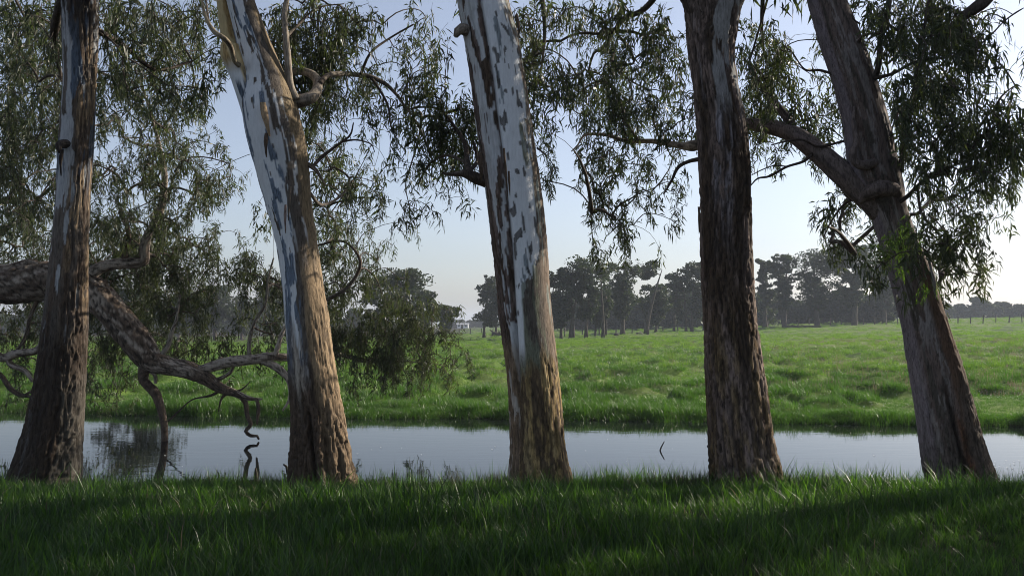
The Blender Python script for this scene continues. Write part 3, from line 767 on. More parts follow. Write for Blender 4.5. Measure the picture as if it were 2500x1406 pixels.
def cloud_points():
    out = {}
    for r, row_ in enumerate(GRID):
        for c, ch in enumerate(row_):
            d = int(ch)
            if not d: continue
            tau = -math.log(1 - min(0.93, d * 0.1))
            for nm, sh, dep, sp in cell_tree(r, c):
                lp = 0.00062 * (F / dep) ** 2
                cl = float(fbm(np.array(c * .42), np.array(r * .42), np.array(dep), 2)); cl = 0.65 + 0.6 * min(max((cl - .3) / .4, 0), 1)
                k = cl * tau * (1.35 if nm == 'T5' else 1.1) * 2500 / lp / 24 * sh; k = int(k) + (R.uniform() < k % 1)
                if not k: continue
                # two or three loose knots per cell so that foliage bunches
                q = max(1, k // 3); kx = R.uniform(0, 50, q); ky = R.uniform(0, 50, q); kd = R.normal(dep, sp, q)
                w_ = R.integers(0, q, k)
                px = c * 50 + kx[w_] + R.normal(0, 14, k); py = r * 50 + ky[w_] + R.normal(0, 12, k)
                dd = np.clip(kd[w_] + R.normal(0, .22, k), 9.0, 20)
                if nm == 'T5':      # the crown hangs beside and behind its own trunk, a few sprays in front
                    yy = [0, 200, 400, 500, 700]; m_ = (px > np.interp(py, yy, [1950, 2010, 2040, 2085, 2150])) & (px < np.interp(py, yy, [2090, 2165, 2225, 2240, 2300])) & ~((py > 560) & (R.uniform(0, 1, k) < .5))
                    m_ |= np.abs(py - np.interp(px, [1840, 1940, 2040, 2110], [305, 330, 410, 480])) < 45
                    dd = np.where(m_ & (px > 1830), 12.4 + np.abs(R.normal(0, .5, k)), dd)
                if nm in ('T2', 'T3', 'T4'): dd = np.maximum(dd, 11.75 + np.abs(R.normal(0, .3, k)))
                if nm == 'T6' and r >= 12: dd = np.maximum(dd, 18.5 + np.abs(R.normal(0, .25, k)))
                if nm != 'T6' and nm != 'T1':
                    for _ in range(4):
                        hit = in_window(pt(px, py, dd)) & (dd < 16); dd = np.where(hit, dd + 0.8, dd)
                out.setdefault(nm, []).append(pt(px, py, dd))
            # foliage continues past the frame's left, right and top edges
    return {k: np.concatenate(v) for k, v in out.items()}
CLOUD = cloud_points()

def leave_gaps(C):
    return C[~in_window(C)]

def crown_above(cx, cy, z0, z1, rx, ry, n):
    """the rest of a crown above the frame"""
    nk = n // 6; a = R.uniform(0, 6.283, nk); rr = np.sqrt(R.uniform(0, 1, nk)); h = R.uniform(0, 1, nk)
    prof = 0.45 + 0.55 * np.sin(np.pi * np.clip(h * 0.85 + .1, 0, 1))
    K = np.stack((cx + rx * rr * prof * np.cos(a), cy + ry * rr * prof * np.sin(a), z0 + (z1 - z0) * h), -1)
    i = R.integers(0, nk, n); return leave_gaps(K[i] + R.normal(0, .4, (n, 3)))

def foliage(root, key, seeds, above=None, tint=M_leaf):
    pts = CLOUD.get(key, np.zeros((0, 3)))
    sd = np.concatenate([s[::4, :3] for s in seeds]); sr = np.concatenate([s[::4, 3] for s in seeds])
    leaf = Acc(); tw = Acc()
    if len(pts):
        l, t_ = place_sprays(pts, 1.0); leaf = l; tw = t_
        b = branches(sd, sr, pts); V, Q = b.get(); tw.add(V, Q)
    if above is not None:
        l, t_ = place_sprays(above, 1.9, True); V, Q = l.get(); leaf.add(V, Q)
        b = branches(sd, sr, above[::3], rmin=0.006); V, Q = b.get(); tw.add(V, Q)
    V, Q = leaf.get(); mesh('foliage', rel(V, root), Q, tint, root, kind='stuff', smooth=False)
    V, Q = tw.get(); mesh('twigs', rel(V, root), Q, M_twig, root, kind='stuff')

def extend(prof, tops):
    return prof + tops

ROWGRP = 'river gums standing in a row on the near bank'
# --- tree 1 (far left)
T1 = [(-2100, 230, 262), (-1200, 205, 258), (-600, 172, 244), (0, 150, 237), (100, 155, 235), (200, 158, 232), (350, 146, 225), (500, 140, 215), (600, 130, 212), (700, 120, 212),
      (800, 108, 210), (900, 95, 205), (1000, 76, 201), (1080, 57, 197), (1150, 36, 194), (1200, 14, 196), (1260, -6, 200)]
r1 = thing('gum_tree', 'straight grey-barked gum with a flared foot, leftmost of the near row', 'tree', pt(115, 1185, 11), ROWGRP)
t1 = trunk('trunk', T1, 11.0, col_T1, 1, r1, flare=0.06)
k1 = limb('branch_stub', [(170, 352, 22, 10.85), (150, 352, 20, 10.75), (143, 358, 15, 10.6), (147, 372, 9, 10.55)], r1, seed=3, tint=(0.18, .15, .13), dark=DARK, amount=.6)
b1a = limb('branch', [(215, 60, 20, 11.1), (255, 85, 15, 11.4), (300, 110, 12, 12), (380, 170, 9, 12.6), (470, 150, 5, 13)], r1, seed=4)
b1b = limb('branch', [(175, -60, 26, 11.2), (145, 20, 22, 11.8), (132, 90, 17, 12.4), (142, 150, 12, 12.7), (150, 200, 8, 12.8)], r1, seed=5)
b1c = limb('branch', [(200, -300, 40, 11), (320, -420, 28, 11.6), (480, -500, 18, 12), (620, -640, 10, 12)], r1, seed=6, step=.1)
s1 = np.concatenate((b1a, b1b, b1c))
ax = np.array([(pt(240, -500 - 100 * i, 11).tolist() + [0.06]) for i in range(12)])
foliage(r1, 'T1', [b1a, b1b, b1c, np.repeat(ax, 4, 0)], crown_above(-5.2, 11.5, 7.4, 13.5, 2.6, 2.6, 420))

# --- tree 2 (leaning, white and blue-grey)
T2 = [(-2000, 190, 225), (-1200, 330, 390), (-600, 455, 527), (0, 552, 618), (107, 578, 660), (199, 600, 700), (250, 588, 720), (330, 600, 739), (356, 607, 745), (430, 628, 752), (500, 648, 758), (560, 667, 767),
      (620, 680, 776), (700, 692, 789), (760, 697, 799), (840, 703, 810), (920, 706, 822), (1000, 711, 837), (1100, 709, 855), (1160, 707, 867), (1200, 704, 880), (1260, 700, 892)]
r2 = thing('gum_tree', 'left-leaning gum with white and blue-grey peeling bark, a broken stub and tan right flank', 'tree', pt(787, 1170, 11.1), ROWGRP)
trunk('trunk', T2, 11.1, col_T2, 2, r2, flare=0.06, nflute=6)
T2b = [(108, 548, 580), (116, 535, 586), (130, 533, 592), (178, 559, 610), (250, 583, 632), (330, 606, 655), (400, 632, 680)]
trunk('broken_stem', T2b, 11.0, col_cream, 8, r2, res=72)
T2c = [(-240, 470, 490), (-100, 508, 530), (0, 529, 562), (60, 535, 575), (120, 545, 592), (170, 566, 605), (240, 590, 625)]
trunk('inner_stem', T2c, 11.22, col_cream, 9, r2, res=64)
b2a = limb('branch', [(583, 160, 13, 10.85), (572, 148, 11, 10.75), (563, 115, 12, 10.6), (548, 95, 13, 10.5), (525, 80, 12, 10.5), (508, 55, 9, 10.5), (496, 20, 7, 10.5), (488, -30, 5, 10.5)], r2, seed=7, tint=(.42, .35, .24), amount=.35)
b2b = limb('branch', [(527, 82, 8, 10.5), (512, 60, 6, 10.6), (505, 20, 5, 10.7), (498, -40, 4, 10.8)], r2, seed=8, tint=(.3, .25, .2))
b2c = limb('branch', [(700, 250, 34, 11.15), (725, 248, 33, 11.2), (752, 242, 31, 11.2), (770, 228, 27, 11.3), (776, 205, 24, 11.5), (768, 188, 22, 11.7), (750, 178, 20, 12), (725, 175, 18, 12.2), (700, 182, 14, 12.4), (680, 190, 10, 12.6)], r2, seed=9, tint=(.36, .31, .25), amount=.38, kn=.06)
b2d = limb('branch', [(722, 245, 22, 11.1), (708, 205, 18, 11.1), (703, 150, 17, 11.1), (698, 90, 15, 11.1), (695, 30, 14, 11.2), (706, -20, 12, 11.3), (730, -120, 10, 11.4)], r2, seed=10, tint=(.36, .31, .25), amount=.38, kn=.06)
b2e = limb('branch', [(780, 205, 14, 11.4), (800, 185, 13, 11.6), (830, 181, 13, 11.8), (870, 183, 12, 12), (905, 188, 11, 12.1), (940, 205, 10, 12.2), (965, 228, 8, 12.2), (985, 255, 7, 12.2), (1005, 280, 5, 12.2)], r2, seed=11, tint=(.3, .26, .21), amount=.4)
b2f = limb('branch', [(905, 188, 8, 12.1), (930, 225, 6, 12.1), (948, 262, 5, 12.1), (955, 310, 4, 12.1), (975, 355, 2, 12.1)], r2, seed=12, tint=(.12, .1, .08))
b2g = limb('branch', [(748, 400, 12, 11.15), (765, 410, 11, 11.1), (778, 425, 8, 11.05), (795, 452, 4, 11)], r2, seed=13, tint=(.25, .2, .15))
b2h = limb('branch', [(762, 408, 8, 11.2), (790, 380, 8, 11.4), (830, 350, 6, 11.5), (855, 330, 5, 11.5), (863, 300, 3, 11.5)], r2, seed=14, tint=(.1, .08, .07))
b2i = limb('branch', [(835, 346, 5, 11.5), (870, 342, 4, 11.5), (905, 352, 3, 11.5), (915, 372, 2, 11.5)], r2, seed=15, tint=(.1, .08, .07))
b2j = limb('branch', [(700, 90, 8, 11.2), (730, 60, 6, 11.8), (775, 20, 5, 12.3), (840, 10, 3, 12.6)], r2, seed=16, tint=(.14, .12, .09), kn=.25)
b2k = limb('branch', [(880, 183, 7, 12), (905, 130, 6, 12), (950, 95, 5, 12.2), (1010, 60, 4, 12.3)], r2, seed=17, tint=(.14, .12, .09))
b2l = limb('branch', [(755, 470, 9, 11.5), (785, 500, 8, 12.6), (830, 480, 6, 13.4), (870, 430, 4, 13.8)], r2, seed=18, tint=(.14, .12, .1))
ax = np.array([(pt(560 - (500 + 100 * i) * .17, -500 - 100 * i, 11.1).tolist() + [0.06]) for i in range(12)])
foliage(r2, 'T2', [b2a, b2b, b2c, b2d, b2e, b2f, b2h, b2i, b2j, b2k, b2l, np.repeat(ax, 4, 0)], crown_above(-3.6, 11.6, 7.2, 13.5, 2.5, 2.5, 420))

# --- tree 3 (fused double stem)
T3 = [(-2100, 930, 975), (-1200, 1010, 1090), (-600, 1070, 1175), (0, 1116, 1240), (100, 1133, 1268), (200, 1150, 1283), (300, 1160, 1297), (400, 1175, 1311), (500, 1188, 1325), (600, 1200, 1334), (700, 1212, 1339),
      (760, 1216, 1344), (830, 1226, 1352), (920, 1238, 1363), (1000, 1245, 1372), (1100, 1251, 1382), (1160, 1247, 1395), (1200, 1240, 1405), (1260, 1232, 1415)]
r3 = thing('gum_tree', 'twin-stemmed gum, smooth white stem fused to a shaggy pinkish one, middle of the row', 'tree', pt(1320, 1162, 11.2), ROWGRP)
trunk('trunk', T3, 11.2, col_T3, 3, r3, flare=0.065, pxpass=True, res=148)
b3a = limb('branch_stub', [(1150, 78, 34, 11.1), (1128, 72, 30, 11), (1117, 78, 22, 11), (1112, 90, 12, 11)], r3, seed=21, tint=(.3, .26, .22), amount=.3)
b3b = limb('branch', [(1195, 445, 34, 11.2), (1165, 436, 30, 11.15), (1140, 425, 24, 11.1), (1118, 424, 13, 11.1), (1098, 426, 9, 11.1), (1080, 422, 4, 11.1)], r3, seed=22, tint=(.28, .24, .2), amount=.55)
b3c = limb('branch', [(1145, 425, 20, 11.15), (1140, 390, 14, 11.3), (1135, 350, 11, 11.6), (1110, 310, 8, 12), (1080, 270, 5, 12.2)], r3, seed=23, tint=(.12, .1, .08))
b3d = limb('branch', [(1150, 415, 12, 11.2), (1165, 390, 9, 11.5), (1150, 330, 6, 12), (1120, 260, 4, 12.3)], r3, seed=24, tint=(.12, .1, .08))
b3e = limb('branch', [(1135, 395, 8, 11.3), (1090, 380, 7, 11.8), (1050, 400, 5, 12.1), (1020, 450, 3, 12.2)], r3, seed=25, tint=(.12, .1, .08))
b3f = limb('branch', [(1312, 362, 6, 11.2), (1332, 378, 3, 11.0)], r3, seed=26, tint=(.1, .08, .07))
b3g = limb('branch', [(1240, -200, 26, 11.4), (1290, -120, 18, 12), (1320, -20, 12, 12.4), (1330, 80, 8, 12.5), (1320, 180, 5, 12.6)], r3, seed=27)
ax = np.array([(pt(1090 - 8 * i, -600 - 100 * i, 11.2).tolist() + [0.06]) for i in range(12)])
foliage(r3, 'T3', [b3b, b3c, b3d, b3e, b3g, np.repeat(ax, 4, 0)], crown_above(-.6, 11.8, 7.4, 14, 2.5, 2.5, 440))

# --- tree 4 (dark furrowed)
T4 = [(-90, 1662, 1822), (-30, 1666, 1816), (0, 1668, 1813), (80, 1675, 1800), (130, 1680, 1792), (200, 1690, 1801), (300, 1700, 1821), (400, 1705, 1830), (500, 1709, 1834), (600, 1709, 1836), (700, 1712, 1840), (800, 1717, 1849),
      (900, 1720, 1864), (1000, 1726, 1877), (1100, 1733, 1893), (1155, 1737, 1910), (1200, 1736, 1924), (1260, 1732, 1935)]
r4 = thing('gum_tree', 'stout upright gum with dark furrowed brown bark, second from the right in the row', 'tree', pt(1822, 1162, 11.2), ROWGRP)
trunk('trunk', T4, 11.2, col_T4, 4, r4, flare=0.06, nflute=7)
b4a = limb('stem', [(1745, 110, 60, 11.1), (1712, 20, 75, 11.15), (1672, -80, 78, 11.2), (1620, -260, 66, 11.4), (1560, -600, 50, 11.6), (1500, -1200, 30, 11.6), (1480, -1900, 12, 11.6)], r4, seed=31, tint=(.24, .2, .18), amount=.5, n=40, kn=.04)
b4b = limb('stem', [(1755, 110, 52, 11.1), (1782, 10, 62, 11.15), (1812, -80, 66, 11.2), (1850, -260, 56, 11.3), (1890, -600, 44, 11.3), (1900, -1200, 28, 11.3), (1900, -1900, 12, 11.3)], r4, seed=32, tint=(.24, .2, .18), amount=.5, n=40, kn=.04)
b4c = limb('branch', [(1706, 354, 24, 11.3), (1690, 356, 28, 11.4), (1670, 357, 20, 11.6), (1640, 352, 16, 12), (1590, 345, 12, 12.4), (1530, 345, 10, 12.6), (1480, 330, 8, 12.7), (1430, 330, 6, 12.8), (1410, 355, 4, 12.8), (1395, 370, 3, 12.8)], r4, seed=33, tint=(.36, .29, .22), amount=.4)
b4d = limb('branch', [(1712, 388, 12, 11.3), (1680, 395, 9, 11.4), (1655, 410, 8, 11.5), (1640, 440, 6, 11.6), (1620, 475, 3, 11.7)], r4, seed=34, tint=(.09, .07, .06))
b4e = limb('branch', [(1640, -120, 22, 11.4), (1605, -20, 18, 12), (1570, 25, 15, 12.4), (1525, 45, 13, 12.5), (1500, 75, 9, 12.5), (1482, 88, 4, 12.5)], r4, seed=35, tint=(.16, .14, .12))
b4f = limb('branch', [(1503, 78, 9, 12.5), (1540, 78, 8, 12.5), (1590, 92, 4, 12.5)], r4, seed=36, tint=(.1, .08, .07))
b4g = limb('branch', [(1505, 85, 8, 12.5), (1530, 110, 8, 12.6), (1548, 150, 6, 12.7), (1530, 160, 5, 12.7), (1490, 165, 4, 12.7)], r4, seed=37, tint=(.1, .08, .07))
b4h = limb('branch', [(1840, -250, 20, 11.6), (1862, -60, 12, 12.4), (1860, 80, 8, 12.8), (1875, 180, 4, 13)], r4, seed=38)
b4i = limb('branch', [(1560, 345, 8, 12.5), (1530, 300, 7, 12.6), (1510, 240, 5, 12.7), (1480, 200, 4, 12.8)], r4, seed=39, tint=(.1, .08, .07))
b4j = limb('branch', [(1490, 350, 2, 12.3), (1487, 420, 1.6, 12.2), (1490, 460, 1.6, 12.1)], r4, seed=40, tint=(.1, .08, .07))
foliage(r4, 'T4', [b4a, b4b, b4c, b4d, b4e, b4f, b4g, b4h, b4i, b4j], crown_above(2.2, 12, 7.6, 14, 3.0, 2.6, 520))

# --- tree 5 (right, leaning)
T5 = [(-2100, 1620, 1650), (-1200, 1740, 1785), (-600, 1868, 1930), (0, 1974, 2063), (100, 2000, 2104), (200, 2035, 2138), (300, 2062, 2168), (400, 2070, 2188), (450, 2082, 2200), (500, 2122, 2208), (560, 2140, 2228),
      (600, 2150, 2242), (700, 2181, 2282), (800, 2205, 2313), (900, 2221, 2348), (1000, 2239, 2374), (1100, 2255, 2403), (1155, 2265, 2422), (1200, 2272, 2440), (1260, 2280, 2455)]
r5 = thing('gum_tree', 'pinkish-grey gum leaning left with a long side limb, rightmost in the row', 'tree', pt(2345, 1160, 11.3), ROWGRP)
trunk('trunk', T5, 11.3, col_T5, 5, r5, flare=0.06)
PK = (.235, .19, .175)
b5a = limb('limb', [(2150, 520, 52, 11.3), (2105, 470, 60, 11.3), (2040, 410, 56, 11.35), (1985, 362, 50, 11.5), (1940, 330, 42, 11.6), (1890, 312, 36, 11.8), (1850, 306, 33, 12), (1790, 300, 26, 12.2), (1720, 290, 14, 12.4)], r5, seed=41, tint=PK, dark=(.12, .1, .09), amount=.4, n=36, kn=.05)
b5b = limb('branch', [(1938, 320, 24, 11.6), (1922, 290, 20, 11.7), (1895, 255, 16, 11.9), (1868, 225, 13, 12.1), (1850, 195, 9, 12.3), (1830, 150, 5, 12.6)], r5, seed=42, tint=PK, amount=.5)
b5c = limb('branch', [(2120, 195, 18, 11.2), (2136, 190, 16, 11.1), (2146, 150, 14, 11), (2150, 90, 13, 10.9), (2166, 40, 12, 10.8), (2176, -40, 11, 10.7), (2190, -200, 9, 10.7)], r5, seed=43, tint=(.12, .1, .09))
b5d = limb('branch', [(2132, 193, 9, 11.1), (2180, 180, 8, 10.9), (2240, 150, 7, 10.7), (2320, 140, 6, 10.6), (2375, 122, 5, 10.5), (2420, 85, 4, 10.4), (2455, 50, 3, 10.4), (2500, 20, 2, 10.4)], r5, seed=44, tint=(.09, .07, .06))
b5e = limb('branch', [(2378, 122, 5, 10.5), (2410, 135, 4, 10.5), (2445, 160, 4, 10.5), (2470, 195, 3, 10.5), (2490, 230, 2, 10.5)], r5, seed=45, tint=(.09, .07, .06))
b5f = limb('branch', [(2196, 425, 12, 11.2), (2205, 370, 12, 11.1), (2215, 300, 11, 11), (2232, 220, 10, 10.8), (2245, 130, 9, 10.7), (2265, 20, 8, 10.6), (2280, -100, 6, 10.6)], r5, seed=46, tint=(.12, .1, .09))
b5g = limb('branch', [(2185, 500, 14, 11.2), (2215, 480, 10, 11), (2245, 450, 8, 10.8), (2290, 420, 7, 10.6), (2340, 400, 5, 10.5), (2420, 370, 4, 10.4)], r5, seed=47, tint=(.10, .08, .07))
b5h = limb('branch', [(2155, 392, 10, 11.15), (2135, 398, 22, 11.05), (2108, 404, 24, 11.0), (2086, 394, 20, 10.97), (2083, 372, 17, 10.97), (2090, 345, 15, 11.0), (2084, 300, 10, 11.05), (2086, 260, 4, 11.1)], r5, seed=48, tint=PK, amount=.3, kn=.05)
b5i = limb('branch', [(2098, 496, 10, 11.25), (2118, 474, 34, 11.14), (2148, 460, 44, 11.08), (2178, 464, 40, 11.1), (2196, 486, 22, 11.2)], r5, seed=49, tint=PK, amount=.3, kn=.06)
b5j = limb('branch', [(2090, 110, 8, 11.2), (2098, 100, 7, 11), (2115, 85, 6, 10.9), (2150, 82, 4, 10.8)], r5, seed=50, tint=(.08, .06, .05))
b5k = limb('branch', [(2058, 190, 9, 11.2), (2030, 180, 7, 11.3), (2000, 172, 6, 11.5), (1965, 170, 4, 11.7), (1935, 130, 3, 12)], r5, seed=51, tint=(.08, .06, .05))
b5l = limb('branch', [(1985, 375, 9, 11.4), (1960, 395, 7, 11.3), (1920, 408, 6, 11.3), (1880, 430, 5, 11.3), (1850, 436, 4, 11.3), (1833, 453, 3, 11.3)], r5, seed=52, tint=(.08, .06, .05), kn=.25)
b5m = limb('branch', [(2060, 345, 8, 11.3), (2000, 358, 6, 11.3), (1960, 342, 5, 11.3), (1920, 345, 4, 11.2), (1882, 355, 2.5, 11.2)], r5, seed=53, tint=(.08, .06, .05), kn=.25)
b5n = limb('branch', [(1925, 407, 4, 11.3), (1890, 405, 3, 11.3), (1860, 415, 3, 11.3), (1835, 428, 2, 11.3)], r5, seed=54, tint=(.08, .06, .05), kn=.25)
b5o = limb('branch', [(2480, -150, 40, 10.4), (2440, -60, 36, 10.3), (2400, 5, 30, 10.3), (2340, 50, 20, 10.4), (2290, 110, 12, 10.5)], r5, seed=55, tint=(.10, .09, .08))
b5p = limb('branch', [(2240, 455, 7, 10.8), (2250, 520, 6, 10.6), (2290, 570, 4, 10.5), (2330, 640, 3, 10.4)], r5, seed=56, tint=(.10, .08, .07))
b5q = limb('branch', [(2100, 480, 8, 11.3), (2060, 500, 6, 11.5), (2030, 540, 4, 11.6), (2010, 580, 3, 11.6)], r5, seed=57, tint=(.10, .08, .07))
b5r = limb('branch', [(2100, 60, 4, 11), (2080, 40, 3, 11), (2100, 0, 2, 11)], r5, seed=58, tint=(.08, .06, .05), kn=.25)
ax = np.array([(pt(1900 - 17 * i, -500 - 100 * i, 11.3).tolist() + [0.06]) for i in range(12)])
foliage(r5, 'T5', [b5a, b5b, b5c, b5d, b5e, b5f, b5g, b5h, b5k, b5o, b5p, b5q, np.repeat(ax, 4, 0)], crown_above(5.2, 11.4, 6.8, 13.5, 2.8, 2.6, 520))

# --- tree 6: sprawling river gum out of frame left, its limb dips into the canal
r6 = thing('gum_tree', 'sprawling gum whose huge crooked limb reaches from the left behind the first trunk', 'tree', (-15.5, 17.0, ground_z(-15.5, 17.0) * 0 - .3))
LT, LD = (.46, .40, .345), (.14, .105, .08)
def L6(name, pts, seed, amount=.5, n=14, tint=LT, step=.05, kn=.16, rough=.9):
    return limb(name, pts, r6, Y=18.0, seed=seed, tint=tint, dark=LD, amount=amount, n=n, step=step, kn=kn, rough=rough)
r6t = limb('trunk', [(-640, 1100, 230, 17.0), (-650, 900, 165, 17), (-600, 760, 150, 17), (-520, 640, 125, 17), (-520, 400, 110, 17), (-560, 100, 90, 17), (-540, -400, 60, 17), (-560, -900, 30, 17)], r6, seed=60, n=64, step=.06, tint=LT, dark=LD, kn=.05)
l6a = L6('limb', [(-560, 720, 116, 17.0), (-400, 740, 110, 17.4), (-250, 720, 100, 17.8), (-90, 705, 90), (0, 700, 80), (70, 692, 88), (130, 684, 88), (180, 694, 80), (235, 722, 74), (285, 775, 66), (335, 835, 66), (368, 878, 58), (410, 893, 46), (460, 903, 40), (500, 922, 34), (535, 945, 26), (570, 958, 20), (600, 970, 14), (622, 974, 8), (640, 974, 4)], 61, amount=.55, n=44, kn=.10, rough=1.0)
l6b = L6('branch', [(485, 905, 26, 18), (515, 895, 26, 18), (560, 883, 26, 18), (620, 877, 27, 18), (660, 870, 24, 18), (700, 872, 18, 18.2), (760, 866, 13, 18.6), (830, 866, 11, 19.2), (880, 878, 10, 19.3), (930, 885, 8, 19.4), (975, 880, 5, 19.4), (1050, 888, 2, 19.4)], 62, amount=.4, n=22)
l6c = L6('branch', [(640, 880, 16), (668, 892, 18), (690, 908, 17), (706, 930, 13), (708, 970, 8), (690, 1002, 4)], 63, amount=.35)
l6d = L6('branch', [(372, 885, 34), (352, 905, 24), (352, 930, 20), (378, 958, 21), (392, 995, 18), (401, 1040, 16), (402, 1085, 15), (404, 1120, 14, 18.2)], 64, amount=.75)
l6e = L6('branch', [(590, 968, 14), (600, 985, 11), (604, 1015, 10), (612, 1035, 9), (600, 1052, 9), (612, 1063, 8), (628, 1064, 6), (632, 1072, 5)], 65, amount=.7)
l6f = L6('branch', [(212, 700, 40), (222, 672, 32), (250, 652, 29), (290, 643, 28), (330, 642, 28), (352, 636, 26), (352, 610, 24), (360, 580, 22), (378, 545, 20), (392, 508, 18), (400, 470, 15), (402, 430, 13), (396, 390, 11), (380, 320, 9), (360, 250, 7), (340, 190, 5)], 66, amount=.45, n=22)
l6g = L6('branch_stub', [(302, 640, 18), (312, 600, 14), (312, 560, 11), (298, 528, 10), (292, 508, 6)], 67, amount=.85, tint=(.14, .12, .1))
l6h = L6('branch', [(-200, 690, 40), (-60, 665, 30), (20, 655, 24), (75, 640, 18), (110, 655, 14)], 68, amount=.4)
l6i = L6('branch', [(-60, 690, 30), (-40, 600, 22), (10, 560, 16), (60, 530, 12), (100, 480, 9)], 69)
l6j = L6('branch', [(-30, 500, 18), (30, 488, 18), (65, 492, 12)], 70, amount=.3)
l6k = L6('branch', [(-120, 740, 34), (-60, 820, 26), (0, 872, 22), (40, 862, 20), (90, 855, 17), (105, 830, 12)], 71, amount=.5)
l6l = L6('branch', [(20, 868, 16), (26, 890, 15), (60, 905, 12), (80, 930, 9)], 72)
l6m = L6('branch', [(-60, 880, 14), (0, 915, 12), (22, 945, 12), (45, 962, 10), (72, 968, 7), (100, 985, 3)], 73, tint=(.13, .11, .09))
l6n = L6('branch', [(60, 965, 6), (85, 950, 6), (120, 930, 3)], 74, tint=(.13, .11, .09))
l6o = L6('branch', [(100, 720, 10), (75, 770, 9), (62, 820, 8), (40, 860, 10)], 75, tint=(.2, .17, .14))
l6p = L6('branch', [(385, 880, 12), (400, 860, 12), (412, 838, 11), (418, 815, 9), (430, 780, 7), (440, 720, 5)], 76, tint=(.32, .29, .25), amount=.3)
l6q = L6('branch', [(610, 872, 10), (608, 840, 9), (620, 790, 8), (648, 740, 7), (655, 680, 6), (668, 630, 4)], 77, tint=(.30, .27, .23), amount=.3)
l6r = L6('branch', [(672, 868, 16), (680, 840, 12), (688, 815, 9), (700, 790, 6)], 78, amount=.3)
l6s = L6('branch', [(520, 930, 9), (545, 920, 9), (565, 905, 8), (570, 880, 8)], 79)
l6t = L6('branch', [(540, 950, 8), (515, 965, 6), (470, 975, 4), (440, 1000, 4), (410, 1028, 4)], 80, tint=(.09, .07, .06), amount=.2)
l6u = L6('branch', [(555, 955, 10), (540, 975, 5), (533, 1005, 2)], 81, tint=(.09, .07, .06))
l6v = L6('branch_stub', [(626, 974, 7), (631, 990, 9), (630, 1012, 8), (627, 1036, 4)], 82, tint=(.13, .11, .09))
l6w = L6('branch', [(362, 905, 8), (378, 915, 10), (380, 935, 8)], 83)
l6x = L6('branch', [(560, 960, 8), (590, 950, 4), (612, 930, 2)], 84, tint=(.09, .07, .06))
l6y = L6('branch', [(350, 250, 9), (290, 200, 8), (200, 150, 7), (120, 60, 5)], 85)
l6z = L6('branch', [(770, 600, 5), (840, 590, 6), (880, 640, 7), (850, 700, 8), (790, 740, 8), (770, 800, 9), (770, 866, 10)], 86, tint=(.13, .11, .09))
ax = np.array([(pt(-540, 500 - 120 * i, 17).tolist() + [0.1]) for i in range(12)])
foliage(r6, 'T6', [l6a[20:], l6b, l6c, l6f, l6h, l6i, l6j, l6k, l6l, l6p, l6q, l6r, l6y, l6z, np.repeat(ax, 4, 0)], crown_above(-13, 16.5, 4.5, 12.5, 5.5, 3.0, 520))

# hanging strips of peeling bark
def bark_strip(root, px, py, Y, L, wd, tint, lean=0.0):
    k = 9; tt = np.linspace(0, 1, k); P = pt(px, py, Y) + np.stack((lean * L * tt, -0.03 * np.sin(tt * 3), -L * tt), -1)
    wv = wd * (0.5 + 0.5 * np.sin(tt * 2.4 + .5)) * (1 - .7 * tt ** 3); rows = []
    for i in range(k):
        a = 0.5 * math.sin(i * .9); s = np.array((math.cos(a), math.sin(a), 0)) * wv[i] / 2
        rows += [P[i] - s, P[i] + s * .1 + np.array((0, -.012, 0)), P[i] + s]
    V = np.array(rows); V2 = V + np.array((0.0, 0.006, 0)); Vv = np.concatenate((V, V2)); o = len(V); Q = []
    for i in range(k - 1):
        for j in range(2):
            a = i * 3 + j; Q += [(a, a + 1, a + 4, a + 3), (o + a, o + a + 3, o + a + 4, o + a + 1)]
        Q += [(i * 3, i * 3 + 3, o + i * 3 + 3, o + i * 3), (i * 3 + 2, o + i * 3 + 2, o + i * 3 + 5, i * 3 + 5)]
    mesh('bark_strip', rel(Vv, root), np.array(Q), M_limb, root, col=np.tile(tint, (len(Vv), 1)))
bark_strip(r2, 650, 325, 10.72, 0.30, 0.05, BROWN, .02)
bark_strip(r2, 641, 250, 10.72, 0.42, 0.09, TAN, .22)
bark_strip(r2, 708, 455, 10.7, 0.42, 0.045, GREY, -.03)
bark_strip(r2, 697, 500, 10.7, 0.35, 0.035, PINK, .02)
bark_strip(r3, 1230, 362, 10.7, 0.62, 0.035, BROWN, .08)
bark_strip(r3, 1242, 418, 10.72, 0.30, 0.03, BROWN, .05)
bark_strip(r3, 1172, 372, 10.75, 0.36, 0.07, BROWN, .06)
bark_strip(r3, 1262, 35, 10.75, 0.30, 0.04, BROWN, .1)
bark_strip(r4, 1706, 505, 11.0, 0.34, 0.035, BROWN, .0)
bark_strip(r1, 152, 365, 10.55, 0.32, 0.045, DARK, -.02)
bark_strip(r5, 2270, 640, 10.9, 0.45, 0.06, (0.33, .3, .29), .14)

# sprig of bright epicormic leaves on tree 5's trunk
sp = np.concatenate((pt(R.normal(2200, 22, 18), R.normal(590, 36, 18), 10.8 + R.normal(0, .08, 18)), pt(R.normal(2268, 8, 4), R.normal(690, 18, 4), 10.8 + R.normal(0, .05, 4)), pt(R.normal(2150, 20, 12), R.normal(620, 26, 12), 10.8 + R.normal(0, .1, 12))))
l, tw_ = place_sprays(sp, 0.62); V, Q = l.get()
mesh('foliage', rel(V, r5), Q, leaf_material('young_leaf', (.05, .08, .02), (.09, .14, .035), (1.6, 1.9, .7), tf=.4), r5, kind='stuff', smooth=False)

